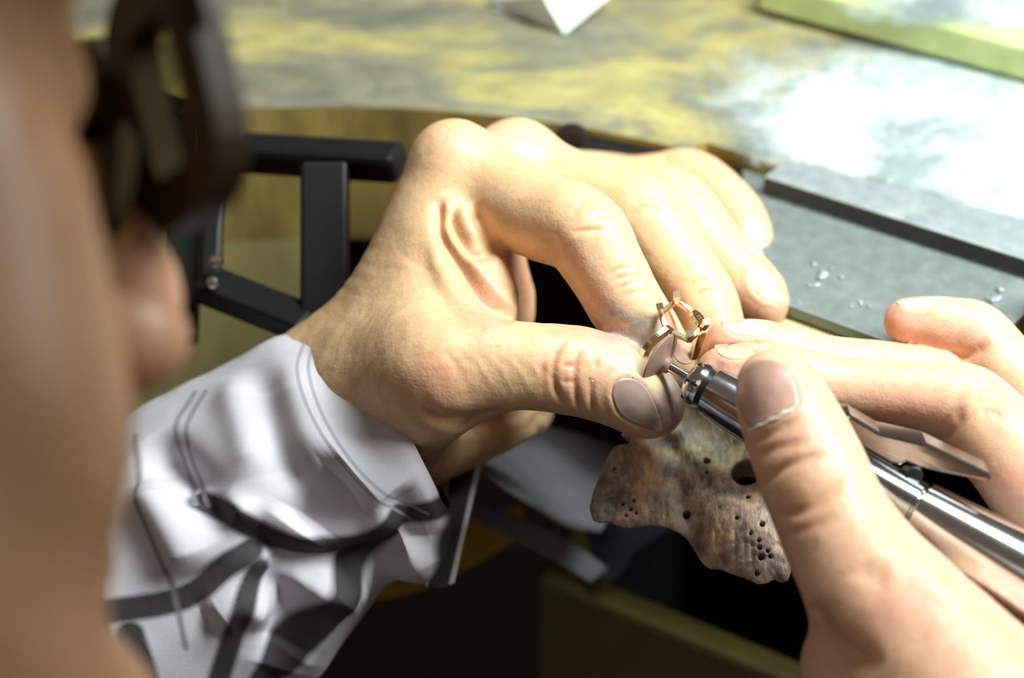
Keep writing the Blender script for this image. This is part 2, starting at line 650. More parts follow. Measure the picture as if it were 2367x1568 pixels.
CS, CT, CR = -160.0, 186.0, 219.0      # centre and radius of the round cut-out
FRONT = 250.0
TOP_T = 42.0
ang0 = math.asin((FRONT - CT) / CR)
arc = [(CS + CR * math.cos(a), CT + CR * math.sin(a)) for a in np.linspace(math.pi - ang0, ang0, 193)]
arc = [(s, max(t, 409.0) if -182 < s < 60 else t) for s, t in arc]      # straight recess that takes the steel plate
bench_o = empty('workbench', 'worn yellow wooden jeweller bench with a round cut-out', 'workbench')
outline = [(-900, FRONT)] + arc + [(700, FRONT), (700, 960), (-900, 960)]
V, F = prism([bench(s, t, 0) for s, t in outline], np.array([0, 0, -TOP_T]))
wt = mesh_obj('worktop', V, F, MAT['top'], bench_o, smooth=False)
wt.data.materials.append(MAT['edge'])
recalc(wt)
for p in wt.data.polygons:
    p.material_index = 0 if p.normal.z > 0.5 else 1
# legs and under-bench panels
for s, t in ((-860, 290), (660, 290), (-860, 920), (660, 920)):
    prism_obj('leg', [bench(s + a, t + b, -TOP_T) for a, b in ((-35, -35), (35, -35), (35, 35), (-35, 35))], (0, 0, -818 + 0.0), MAT['edge'], bench_o, 2)
prism_obj('back_panel', [bench(s, t, -TOP_T) for s, t in ((-820, 900), (620, 900), (620, 915), (-820, 915))], (0, 0, -600), MAT['void'], bench_o)
# curved side panel below the cut-out wall, behind the black frame
pa = [math.acos(max(-1, (s - CS) / CR)) for s in np.linspace(-374, -276, 24)]
prism_obj('side_panel', [bench(CS + CR * math.cos(a), CT + CR * math.sin(a), -TOP_T) for a in pa] + [bench(CS + (CR + 12) * math.cos(a), CT + (CR + 12) * math.sin(a), -TOP_T) for a in pa[::-1]],
          (0, 0, -110), MAT['panel'], bench_o)

# dark curved band along the cut-out wall beside the pin, with its round screw hole
bo = empty('dark_inset', 'black curved bracket set into the bench cut-out behind the knuckles', 'inset')
bp = []
for a in np.linspace(math.radians(103.5), math.radians(92), 20):
    bp.append((CS + (CR - 0.3) * math.cos(a), CT + (CR - 0.3) * math.sin(a)))
bi = [(CS + (CR - 5) * math.cos(a), CT + (CR - 5) * math.sin(a)) for a in np.linspace(math.radians(92), math.radians(103.5), 20)]
prism_obj('band', [bench(s, t, -1.5) for s, t in bp + bi], (0, 0, -34), MAT['black'], bo, 0.8)
hb = at(1322, 322, 540)
lathe_obj('screw_hole', [(0, 4.6), (1.5, 4.6), (1.5, 2.6), (0.4, 2.6)], hb, np.array([-0.15, -1, 0.15]), MAT['dark_steel'], bo, 28)

# steel plate of the bench pin, the strip over it, the ruled brass under it
plate_px = [(1640, 640), (1660, 420), (1760, 372), (2440, 590), (2440, 668), (2318, 768), (2250, 862), (2085, 802)]
prism_obj('steel_plate', [atz(x, y, -4.2) for x, y in plate_px], (0, 0, -3.2), MAT['plate'], None, 0.4,
          label='flat grey steel bench plate lying under the fingertips', cat='steel plate')
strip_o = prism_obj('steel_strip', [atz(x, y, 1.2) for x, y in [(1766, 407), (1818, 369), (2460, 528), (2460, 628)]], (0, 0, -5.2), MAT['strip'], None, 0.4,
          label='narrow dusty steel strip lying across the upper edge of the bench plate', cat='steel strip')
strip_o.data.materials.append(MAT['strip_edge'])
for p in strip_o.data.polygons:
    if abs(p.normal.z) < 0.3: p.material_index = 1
prism_obj('brass_block', [atz(x, y, -7.8) for x, y in [(1600, 640), (1690, 560), (2150, 700), (2260, 830), (2100, 842), (1830, 800)]], (0, 0, -9), MAT['brass'], None, 0.5,
          label='yellow finely ruled block showing below the near edge of the steel plate', cat='block')
# specks of solder and grit on the plate
for i, (x, y, r) in enumerate([(1912, 640, 2.3), (1893, 658, 1.2), (1880, 612, 0.8), (1985, 705, 1.3), (2296, 690, 2.2), (1848, 702, 0.7)]):
    c = atz(x, y, -4.2); f = Field(c - 6, c + 6, 0.4, 4)
    for k in range(7):
        f.ball(c + np.array([*(RNG.randn(2) * r * 0.8), 0.1]), r * (0.25 + 0.25 * RNG.rand()), 0.5)
    V, Q = f.mesh(1)
    V[:, 2] = np.maximum(V[:, 2], -4.3)
    where = ['beside the ring finger', 'just below the largest one', 'nearest the little fingertip', 'in the middle of the plate', 'above the bent finger at the right', 'smallest, near the ring fingertip'][i]
    mesh_obj('grit_lump', V, Q, MAT['strip'], None, label='pale metal grit lump on the steel plate, ' + where, cat='grit', group='grit on the steel plate')

# white powder dusted on the bench and on the green board
def powder(name, px0, px1, py0, py1, z, fn, amp, seed, label, n=120):
    G = np.array([atz(x, y, z) for y in np.linspace(py0, py1, n) for x in np.linspace(px0, px1, n)])
    x, y, _ = project(G)
    m = np.clip(fn(x, y), 0, 1)
    nz = noise3(G, 22, seed, 4); n2 = noise3(G, 6, seed + 1, 3)
    G[:, 2] += 0.15 + amp * m * np.maximum(0.15, 0.6 + 0.9 * nz + 0.4 * n2)
    keep = m > 0.0
    F = []
    for j in range(n - 1):
        for i in range(n - 1):
            q = [j * n + i, (j + 1) * n + i, (j + 1) * n + i + 1, j * n + i + 1]
            if keep[q].any(): F.append(q)
    o = mesh_obj(name, G, np.array(F), MAT['powder'], None, label=label, cat='powder', kind='stuff')
    set_tint(o, np.repeat((m * 1.05)[:, None], 3, 1))
    return o


def pw(x, y):
    lim = np.clip((394 + (x - 1800) * 0.262 - y) / 40, 0, 1)          # stops at the steel strip
    a = 1.25 - ((x - 2120) / 400) ** 2 - ((y - 290) / 180) ** 2
    b = 1.15 - ((x - 2360) / 300) ** 2 - ((y - 420) / 130) ** 2
    c = 0.42 - ((x - 1850) / 420) ** 2 - ((y - 230) / 210) ** 2
    return np.maximum(np.maximum(a, b), c) * lim


powder('white_powder', 1380, 2860, 20, 640, 0.0, pw, 1.6, 5, 'bright white powder dusted over the worktop beside the green board')

# green edged board at the far corner
gb = empty('green_board', 'pale green edged board covered with powder at the far corner', 'board')
c0 = atz(1752, 22, 2); gx = unit(atz(2367, 186, 2) - c0); gy = np.array([-gx[1], gx[0], 0])
prism_obj('slab', [c0 + gx * a + gy * b for a, b in ((0, 0), (230, 0), (230, 120), (0, 120))], (0, 0, 9.5), MAT['green'], gb, 0.8)
for a, b in ((6, 6), (224, 6), (224, 114), (6, 114)):
    prism_obj('foot', [c0 + gx * (a + u) + gy * (b + v) + np.array([0, 0, -2]) for u, v in ((-5, -5), (5, -5), (5, 5), (-5, 5))], (0, 0, 2), MAT['black'], gb)
powder('white_powder', 1880, 2860, -330, 95, 11.5, lambda x, y: 0.9 - ((x - 2330) / 420) ** 2 - np.clip((y - 20) / 60.0, 0, 9) ** 2 - np.clip((-60 - y) / 190.0, 0, 9) ** 2, 1.0, 9, 'white powder lying on top of the green board', 90)

# folded white paper at the far edge
pp = empty('folded_paper', 'folded white paper standing on the far side of the bench', 'paper')
a, b, c_, d_ = atz(1305, 78, 0.3), at(1408, -6, 583), at(1255, -60, 585), at(1128, 2, 588)
top1, top2 = at(1240, -10, 575), at(1300, -130, 590)
prism_obj('bright_face', [a, b, b + (0, 22, 26), at(1255, -8, 572)], (0.3, 0.6, 0.3), MAT['paper'], pp)
prism_obj('side_face', [a, at(1255, -8, 572), at(1200, -40, 580), d_], (0.3, 0.6, 0.3), MAT['paper'], pp)
prism_obj('crease_flap', [atz(1275, 66, 0.3), atz(1140, 20, 0.3), atz(1160, -60, 0.3), atz(1330, -50, 0.3)], (0, 0, 0.3), MAT['paper'], pp)

# black steel frame inside the cut-out, behind the worker's glasses
bf = empty('black_frame', 'black enamelled steel frame standing inside the bench cut-out behind the nose', 'metal frame')
UPB = ZZ
def bbar(name, p, q, w, h, bev=1.0):
    return bar_obj(name, at(*p), at(*q), w, h, UPB, MAT['black'], bf, bev)
bbar('top_bar', (545, 352, 528), (928, 376, 512), 9, 7.5, 1.6)
bbar('upper_arm', (215, 215, 535), (440, 268, 528), 7, 6)
bbar('upright', (752, 385, 512), (752, 768, 506), 11, 11)
bbar('upright', (438, 262, 530), (415, 790, 516), 8, 9)
bbar('lower_bar', (470, 655, 512), (715, 752, 502), 9, 6)
bbar('thin_upright', (495, 400, 520), (487, 665, 512), 5, 4)
bbar('thin_upright', (245, 225, 535), (238, 480, 525), 9, 7)
sc_ = lathe_obj('screw', [(0, 1.7), (2.2, 1.7), (2.8, 1.2), (3.0, 0.4)], at(500, 606, 507), at(500, 560, 470) - at(500, 606, 507), MAT['chrome'], bf, 20)
lathe_obj('screw', [(0, 1.5), (1.6, 1.5), (2.2, 1.0), (2.4, 0.3)], at(492, 655, 506), at(492, 600, 470) - at(492, 655, 506), MAT['chrome'], bf, 20)

# pull-out drawer below the pin
dr = empty('catch_drawer', 'olive coloured open catch drawer with its inner shade painted black below the bench pin', 'drawer')
def slab(name, s0, s1, t0, t1, z0, z1, mat, parent, bev=0.6):
    return prism_obj(name, [bench(s, t, z0) for s, t in ((s0, t0), (s1, t0), (s1, t1), (s0, t1))], (0, 0, z1 - z0), mat, parent, bev)
slab('front_wall', -191, 260, 344, 352, -215, -102, MAT['olive'], dr, 2.0)
slab('side_wall', -191, -184, 352.2, 640, -215, -103, MAT['olive'], dr)
slab('side_wall', 253, 260, 352.2, 640, -215, -103, MAT['olive'], dr)
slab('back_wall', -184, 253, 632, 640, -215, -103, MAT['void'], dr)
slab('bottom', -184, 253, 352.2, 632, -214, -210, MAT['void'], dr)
slab('shade_sheet', -183.8, 252, 352.4, 354.4, -210, -106, MAT['void'], dr, 0.2)  # thin black sheets added as the shade inside the drawer

slab('shade_sheet', -183.8, -181.8, 354.6, 631, -210, -106, MAT['void'], dr, 0.2)

# grey leather lap with a navy scrap, and the varnished shelf rim below the sleeve
def ribbon(name, top_px, bot_px, mat, label, cat, thick=(0, 1.2, -1.0), n=10, wob=1.2, seed=3):
    A = spline([at(*p) for p in top_px], n); B = spline([at(*p) for p in bot_px], n)
    m = min(len(A), len(B)); k = 9
    G = np.array([A[i] * (1 - j / (k - 1)) + B[i] * (j / (k - 1)) for j in range(k) for i in range(m)])
    G += np.outer(noise3(G, 14, seed, 2), [0, -1.0, 0.6]) * wob
    V = np.vstack([G, G + np.array(thick)]); F = []; L = len(G)
    for j in range(k - 1):
        for i in range(m - 1):
            q = [j * m + i, j * m + i + 1, (j + 1) * m + i + 1, (j + 1) * m + i]
            F.append(q); F.append([x + L for x in q[::-1]])
    rim = [i for i in range(m)] + [j * m + m - 1 for j in range(1, k)] + [(k - 1) * m + i for i in range(m - 2, -1, -1)] + [j * m for j in range(k - 2, 0, -1)]
    for u, v in zip(rim, rim[1:] + rim[:1]):
        F.append([u, u + L, v + L, v])
    return recalc(mesh_obj(name, V, F, mat, None, label=label, cat=cat))


ribbon('leather_lap', [(1020, 985, 545), (1180, 975, 550), (1330, 1000, 552), (1480, 1060, 552)], [(1100, 1085, 520), (1200, 1150, 522), (1300, 1215, 526), (1390, 1235, 530)],
       MAT['grey_cloth'], 'grey dusty leather sheet hanging below the raised thumb', 'leather sheet', wob=2.5)
ribbon('tray_lip', [(1020, 1130, 540), (1180, 1190, 545), (1300, 1240, 548), (1405, 1315, 548)], [(1040, 1180, 538), (1170, 1240, 542), (1270, 1290, 545), (1365, 1350, 546)],
       MAT['grey_cloth'], 'narrow grey metal lip running down to the drawer corner', 'tray lip', wob=0.4)
ribbon('navy_cloth', [(1350, 1215, 562), (1420, 1190, 565), (1500, 1200, 566), (1560, 1215, 566)], [(1380, 1330, 556), (1400, 1345, 556), (1430, 1330, 558), (1490, 1260, 560)],
       MAT['navy'], 'dark navy cloth scrap hanging between leather sheet and drawer', 'cloth scrap', wob=1.0)
ribbon('shelf_rim', [(780, 1330, 560), (950, 1290, 560), (1090, 1220, 562), (1210, 1180, 565)], [(780, 1395, 556), (950, 1372, 556), (1090, 1310, 558), (1215, 1235, 562)],
       MAT['yellow_wood'], 'curved amber varnished shelf rim showing below the shirt cuff', 'shelf', thick=(0, 6, -4), wob=0.2)
# ================================================================== the bench pin
def build_pin():
    p0, p1, p2 = atz(1420, 1000, -13.0), atz(1800, 1330, -23.0), atz(1660, 900, -6.5)
    N = unit(np.cross(p1 - p0, p2 - p0)); N = N if N[2] > 0 else -N
    e1 = unit(WR - N * (WR @ N)); e2 = np.cross(N, e1)
    def on(px, py):
        v = FWD + (px - 1183.5) / FPX * RGT + (784.0 - py) / FPX * UPV
        P = CAM + v * (((p0 - CAM) @ N) / (v @ N))
        return np.array([(P - p0) @ e1, (P - p0) @ e2])
    out = [(1432, 990), (1408, 1035), (1385, 1090), (1368, 1130), (1360, 1168), (1367, 1196), (1385, 1202), (1408, 1198), (1422, 1208), (1445, 1213), (1500, 1208),
           (1540, 1212), (1562, 1222), (1582, 1242), (1604, 1280), (1622, 1302), (1640, 1308), (1665, 1309), (1690, 1320), (1722, 1330), (1752, 1344), (1775, 1341), (1788, 1332),
           (1806, 1341), (1820, 1338), (1832, 1305), (1900, 1290), (1990, 1130), (2080, 900), (1960, 800), (1700, 760), (1560, 880), (1490, 975)]
    poly = np.array([on(*p) for p in out])
    lo2, hi2 = poly.min(0) - 3, poly.max(0) + 3
    h = 0.42
    f = Field([lo2[0], lo2[1], -17], [hi2[0], hi2[1], 6], h, 20)
    X, Y = np.meshgrid(f.ax[0], f.ax[1], indexing='ij')
    # signed distance to the outline
    d = np.full(X.shape, 1e9); ins = np.zeros(X.shape, bool)
    for a, b in zip(poly, np.roll(poly, -1, 0)):
        ab = b - a
        t = np.clip(((X - a[0]) * ab[0] + (Y - a[1]) * ab[1]) / (ab @ ab), 0, 1)
        d = np.minimum(d, np.hypot(X - a[0] - t * ab[0], Y - a[1] - t * ab[1]))
        c = ((a[1] > Y) != (b[1] > Y)) & (X < (b[0] - a[0]) * (Y - a[1]) / (b[1] - a[1] + 1e-12) + a[0])
        ins ^= c
    sd = np.where(ins, -d, d)
    # worn relief of the upper face
    P3 = np.column_stack([X.ravel(), Y.ravel(), np.zeros(X.size)])
    H = 0.9 * noise3(P3, 9, 21, 3).reshape(X.shape)
    fx, fy = X.astype(float), Y.astype(float)
    def groove(line, w, dep, side=0):
        L = np.array([on(*p) for p in line])
        D, _ = poly_dist(fx, fy, L)
        return -dep * np.exp(-(D / w) ** 2)
    H += groove([(1545, 1030), (1562, 1120), (1590, 1200), (1612, 1290)], 3.0, 2.6)
    H += groove([(1600, 930), (1660, 1010), (1725, 1080)], 7.0, 3.4)
    H += groove([(1540, 1010), (1600, 1080), (1640, 1130)], 1.5, 1.0)
    H += groove([(1430, 1015), (1440, 1012)], 2.2, 1.2)
    H += 1.6 * np.exp(-((fx - on(1700, 1200)[0]) / 9) ** 2 - ((fy - on(1700, 1200)[1]) / 9) ** 2)
    H += 1.0 * np.exp(-((fx - on(1440, 1100)[0]) / 6) ** 2 - ((fy - on(1440, 1100)[1]) / 9) ** 2)
    # saw cuts towards the front edge
    for (xx, yy, ln) in [(1655, 1290, 60), (1668, 1295, 45), (1700, 1300, 70), (1722, 1308, 60), (1738, 1310, 50), (1525, 1200, 40), (1512, 1200, 50), (1538, 1205, 45), (1500, 1200, 30)]:
        H += groove([(xx, yy), (xx - 2, yy - ln)], 0.45, 0.7)
    rs = np.random.RandomState(5)
    for _ in range(46):
        cx_, cy_ = (1395 + rs.rand() * 60, 1060 + rs.rand() * 110) if rs.rand() < 0.45 else (1500 + rs.rand() * 300, 1120 + rs.rand() * 180)
        an = rs.rand() * math.pi; ln = 12 + rs.rand() * 26
        H += groove([(cx_, cy_), (cx_ + ln * math.cos(an), cy_ + ln * math.sin(an))], 0.35, 0.28 + 0.2 * rs.rand())
    Hc = np.maximum(-sd, 0.0)
    H = H - 2.2 * np.exp(-Hc / 1.6)          # rounded rim
    Z = f.ax[2][None, None, :]
    top = (Z - H[:, :, None])
    bot = (-13.0 - Z)
    body = np.maximum(np.maximum(top, bot), sd[:, :, None] + 0.6 * np.maximum(-Z - 2.5, 0))
    f.F = body.astype(np.float32)
    holes = [(1722, 1082, 3.1), (1632, 1056, 0.75), (1586, 1181, 0.95), (1704, 1203, 0.55), (1762, 1216, 0.65), (1735, 1237, 0.45), (1754, 1252, 0.5), (1756, 1267, 0.55),
             (1774, 1273, 0.5), (1759, 1288, 0.7), (1780, 1285, 0.45), (1728, 1148, 0.5), (1632, 1086, 0.3), (1440, 1165, 0.45), (1465, 1157, 0.4), (1458, 1175, 0.4), (1446, 1188, 0.45),
             (1470, 1184, 0.4), (1435, 1008, 1.1), (1447, 1012, 0.9), (1421, 1083, 0.4), (1750, 1322, 0.6)]
    for hx, hy, r in holes:
        c = on(hx, hy)
        b = f.block(np.array([c[0] - r - 2, c[1] - r - 2, -9 if r < 2 else -17]), np.array([c[0] + r + 2, c[1] + r + 2, 6]))
        xx, yy, zz = f.coords(b)
        hd = np.sqrt((xx - c[0]) ** 2 + (yy - c[1]) ** 2) - max(r, 0.46) + 0 * zz
        f.F[b] = np.maximum(f.F[b], -hd)
    V, Q = f.mesh(1)
    L = V.copy()
    W = p0 + V[:, :1] * e1 + V[:, 1:2] * e2 + V[:, 2:3] * N
    o = mesh_obj('bench_pin', W, Q, MAT['pin'], None, label='worn grey brown wooden bench pin full of small drill holes', cat='bench pin')
    x, y, _ = project(W)
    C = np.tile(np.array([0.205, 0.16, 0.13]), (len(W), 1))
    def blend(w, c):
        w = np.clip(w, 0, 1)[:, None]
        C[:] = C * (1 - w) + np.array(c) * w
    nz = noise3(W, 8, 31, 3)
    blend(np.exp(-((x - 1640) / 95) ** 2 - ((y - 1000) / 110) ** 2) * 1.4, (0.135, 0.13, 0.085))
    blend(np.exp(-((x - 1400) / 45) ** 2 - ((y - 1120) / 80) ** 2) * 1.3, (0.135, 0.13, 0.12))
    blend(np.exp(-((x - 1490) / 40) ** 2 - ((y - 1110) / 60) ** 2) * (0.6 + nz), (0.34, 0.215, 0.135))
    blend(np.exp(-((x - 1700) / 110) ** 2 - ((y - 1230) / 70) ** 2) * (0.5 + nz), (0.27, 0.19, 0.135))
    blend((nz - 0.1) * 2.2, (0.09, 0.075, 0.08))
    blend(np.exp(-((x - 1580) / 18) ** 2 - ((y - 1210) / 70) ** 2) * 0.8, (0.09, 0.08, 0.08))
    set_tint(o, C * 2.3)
    return o


pin = build_pin()
# ================================================================== the hands
def chain(f, rows, k=2.5, n=6):
    """rows: (px, py, distance, radius)"""
    f.tube([at(*r[:3]) for r in rows], [r[3] for r in rows], k, n)


def bounds(chains, pad):
    P = np.array([at(*r[:3]) for c in chains for r in c]); R = np.array([r[3] for c in chains for r in c])[:, None]
    return (P - R).min(0) - pad, (P + R).max(0) + pad


LH = dict(
    index=[(1058, 405, 493, 10.6), (1150, 452, 487, 10.2), (1250, 500, 478, 9.7), (1342, 535, 471, 9.6), (1398, 618, 468, 8.7), (1452, 712, 467, 8.2), (1505, 790, 470, 7.5), (1552, 842, 473, 5.9)],
    middle=[(1200, 405, 507, 11.2), (1310, 448, 502, 10.4), (1420, 480, 496, 9.9), (1490, 515, 491, 9.6), (1560, 610, 487, 8.6), (1618, 690, 484, 8.0), (1645, 770, 482, 7.2), (1650, 830, 481, 5.8)],
    ring=[(1375, 455, 524, 10.2), (1470, 458, 518, 9.4), (1562, 482, 511, 9.0), (1632, 566, 506, 8.1), (1698, 634, 502, 7.7), (1742, 678, 500, 7.3), (1765, 700, 499, 6.0)],
    little=[(1475, 455, 538, 9.0), (1548, 424, 536, 8.0), (1596, 414, 533, 7.4), (1656, 450, 528, 6.9), (1706, 503, 523, 6.6), (1731, 563, 519, 6.1), (1735, 592, 518, 5.4)],
    thumb=[(905, 900, 478, 16.0), (1000, 868, 463, 13.6), (1085, 850, 459, 11.4), (1200, 846, 457, 9.4), (1335, 858, 458, 9.6), (1430, 892, 461, 9.0), (1490, 930, 464, 7.9), (1508, 940, 464, 6.9)],
)
L_PALM = [
    [(820, 940, 492, 19.0), (890, 800, 490, 15.5), (965, 620, 490, 12.0), (1058, 405, 493, 11.0)],
    [(835, 945, 502, 19.0), (950, 760, 505, 14.0), (1060, 560, 506, 11.5), (1200, 405, 507, 11.4)],
    [(850, 955, 512, 17.0), (960, 740, 520, 13.0), (1090, 545, 525, 10.5), (1240, 450, 526, 10.0), (1375, 455, 524, 10.4)],
    [(870, 965, 520, 15.0), (970, 760, 530, 12.0), (1110, 560, 536, 10.0), (1300, 450, 538, 9.5), (1475, 455, 536, 9.6)],
    [(905, 905, 478, 15.5), (960, 760, 480, 11.5), (1010, 620, 484, 10.0), (1045, 500, 490, 9.5)],
    [(990, 830, 470, 10.5), (1050, 720, 476, 8.5), (1060, 600, 482, 8.0)],
    [(1010, 840, 466, 10.5), (1090, 770, 472, 7.0), (1110, 690, 478, 6.0)],
    [(560, 1120, 500, 24.0), (700, 1030, 497, 22.5), (830, 945, 496, 20.5)],
    [(880, 985, 497, 13.0), (1010, 985, 498, 10.5), (1120, 965, 503, 8.5), (1215, 945, 508, 6.0)],
    [(1120, 640, 500, 8.5), (1140, 700, 500, 8.2), (1120, 790, 498, 8.0)],
]


def build_left():
    fs = [LH[k] for k in ('index', 'middle', 'ring', 'little', 'thumb')]
    lo, hi = bounds(fs + L_PALM, 4)
    f = Field(lo, hi, 0.5)
    for c in L_PALM: chain(f, c, 9.0, 5)
    th = f.like(); chain(th, LH['thumb'])
    f.add(th, 5.0)
    tips = f.like()
    for k in ('index', 'middle', 'ring', 'little'):
        g = f.like(); chain(g, LH[k])
        tips.add(g, 0.4)
    # knuckle pads
    f.ball(at(1046, 372, 490), 8.5, 5)
    f.ball(at(1192, 372, 505), 8.8, 5)
    f.add(tips, 2.2)
    f.ball(at(1003, 868, 458), 9.2, 6)
    return f.mesh(2)


RH = dict(
    index=[(1668, 862, 457, 5.4), (1725, 866, 456, 6.5), (1830, 878, 455, 7.0), (1945, 898, 454, 6.7), (2090, 912, 452, 7.1), (2180, 925, 451, 8.0), (2245, 945, 450, 8.8), (2330, 1045, 443, 9.8), (2430, 1160, 441, 11.0), (2540, 1290, 438, 13.0)],
    middle=[(1686, 795, 470, 5.3), (1750, 803, 470, 6.0), (1900, 840, 471, 6.4), (2050, 862, 473, 6.9), (2180, 900, 474, 8.0), (2300, 985, 470, 9.2), (2430, 1110, 460, 10.5), (2600, 1250, 450, 12.5)],
    ring=[(2098, 744, 478, 5.2), (2140, 748, 478, 6.0), (2205, 760, 477, 6.9), (2258, 780, 476, 7.6), (2330, 865, 472, 8.2), (2440, 990, 466, 9.4), (2640, 1210, 460, 11.5)],
    little=[(2440, 700, 490, 5.4), (2500, 730, 489, 6.2), (2560, 800, 487, 7.0), (2600, 950, 482, 8.0), (2680, 1190, 470, 10.0)],
    thumb=[(1790, 893, 429, 7.6), (1806, 925, 428, 8.9), (1842, 1005, 426, 10.1), (1880, 1095, 423, 10.9), (1930, 1210, 419, 11.3), (2005, 1335, 414, 12.8), (2075, 1440, 411, 15.0), (2230, 1660, 402, 20.0)],
)
R_PALM = [
    [(2540, 1290, 438, 13.0), (2570, 1520, 436, 15.0), (2480, 1850, 402, 22.0)],
    [(2600, 1250, 450, 12.5), (2600, 1500, 436, 16.0), (2500, 1850, 410, 22.0)],
    [(2640, 1210, 460, 12.0), (2680, 1500, 448, 16.0), (2540, 1850, 420, 20.0)],
    [(2680, 1190, 470, 10.5), (2740, 1500, 458, 15.0), (2580, 1860, 425, 18.0)],
    [(2090, 1470, 413, 13.0), (2235, 1500, 425, 10.5), (2400, 1590, 431, 10.0), (2530, 1480, 438, 11.0)],
    [(2010, 1545, 417, 13.2), (2080, 1680, 412, 17.0), (2260, 1860, 402, 22.0)],
    [(2200, 1590, 414, 14.0), (2360, 1680, 416, 14.0), (2500, 1720, 416, 16.0)],
    [(2300, 1780, 400, 22.0), (2480, 1960, 392, 25.0), (2640, 2140, 384, 26.0)],
]


def build_right():
    fs = [RH[k] for k in ('index', 'middle', 'ring', 'little', 'thumb')]
    lo, hi = bounds(fs + R_PALM, 4)
    f = Field(lo, hi, 0.55)
    for c in R_PALM: chain(f, c, 7.0, 4)
    th = f.like(); chain(th, RH['thumb'], 2.5, 6)
    th.ball(at(2035, 1395, 408), 9.5, 8)
    f.add(th, 3.0)
    tips = f.like()
    for k in ('index', 'middle', 'ring', 'little'):
        g = f.like(); chain(g, RH[k])
        tips.add(g, 0.8)
    f.add(tips, 3.0)
    return f.mesh(2)


SKIN = np.array([0.70, 0.475, 0.275])


class Sculpt:
    """creases, ridges and skin colour on a hand mesh"""
    def __init__(s, V, Q):
        s.V, s.Q = V, Q
        s.N = normals(V, Q)
        s.x, s.y, s.d = project(V)
        tc = unit_rows(CAM - V)
        s.face = np.clip(((s.N * tc).sum(1) - 0.0) / 0.25, 0, 1)
        s.D = np.zeros(len(V))
        s.C = np.tile(SKIN, (len(V), 1))

    def line(s, pts, w, dep, dmin=0, dmax=1e9, ends=0.25, red=0.0):
        L = spline(np.array(pts, float), 6)
        lo, hi = L.min(0) - 32 * w, L.max(0) + 32 * w
        i = np.nonzero((s.x > lo[0]) & (s.x < hi[0]) & (s.y > lo[1]) & (s.y < hi[1]) & (s.d > dmin) & (s.d < dmax) & (s.face > 0))[0]
        if not len(i): return
        D, pos = poly_dist(s.x[i], s.y[i], L)
        mm = D * s.d[i] / FPX
        fade = np.clip(np.minimum(pos, 1 - pos) / max(ends, 1e-3), 0, 1) if ends else 1.0
        g = np.exp(-(mm / w) ** 2) * s.face[i] * fade
        s.D[i] -= dep * g
        if red:
            q = np.clip(g * red, 0, 1)[:, None]
            s.C[i] = s.C[i] * (1 - q) + s.C[i] * np.array([0.80, 0.58, 0.48]) * q

    def spot(s, px, py, rx, ry, col, amt, dmin=0, dmax=1e9, rot=0.0, nz=0.0):
        c, q = math.cos(math.radians(rot)), math.sin(math.radians(rot))
        u = (s.x - px) * c + (s.y - py) * q; v = -(s.x - px) * q + (s.y - py) * c
        g = np.exp(-(u / rx) ** 2 - (v / ry) ** 2) * amt * s.face * ((s.d > dmin) & (s.d < dmax))
        if nz: g = g * np.clip(1 + nz * noise3(s.V, 2.2, 17, 3), 0, 2)
        g = np.clip(g, 0, 1)[:, None]
        s.C = s.C * (1 - g) + np.array(col) * g

    def puff(s, px, py, rx, ry, amt, dmin=0, dmax=1e9, rot=0.0):
        c, q = math.cos(math.radians(rot)), math.sin(math.radians(rot))
        u = (s.x - px) * c + (s.y - py) * q; v = -(s.x - px) * q + (s.y - py) * c
        s.D += np.exp(-(u / rx) ** 2 - (v / ry) ** 2) * amt * s.face * ((s.d > dmin) & (s.d < dmax))

    def nailbed(s, outline, along, dnom, ridge=0.24, sink=0.18):
        O = spline(np.array(outline + [outline[0]], float), 5)
        c = O[:-1].mean(0); al = unit(along)
        i = np.nonzero((np.hypot(s.x - c[0], s.y - c[1]) < 160) & (np.abs(s.d - dnom) < 20) & (s.face > 0))[0]
        if not len(i): return
        x, y = s.x[i], s.y[i]
        D, _ = poly_dist(x, y, O)
        ins = np.zeros(len(i), bool)
        for a, b in zip(O[:-1], O[1:]):
            ins ^= ((a[1] > y) != (b[1] > y)) & (x < (b[0] - a[0]) * (y - a[1]) / (b[1] - a[1] + 1e-12) + a[0])
        sd = np.where(ins, -D, D) * s.d[i] / FPX
        ext = (O - c) @ al
        u = (((x - c[0]) * al[0] + (y - c[1]) * al[1]) - ext.min()) / (ext.max() - ext.min())
        soft = np.clip((0.95 - u) / 0.25, 0, 1)                 # no ridge at the free edge
        s.D[i] += (ridge * np.exp(-((sd - 0.75) / 0.75) ** 2) * soft - sink / (1 + np.exp(sd / 0.22))) * s.face[i]

    def done(s):
        s.V = s.V + s.N * s.D[:, None]
        return s.V, s.Q, s.C


def unit_rows(A):
    return A / np.linalg.norm(A, axis=1)[:, None]



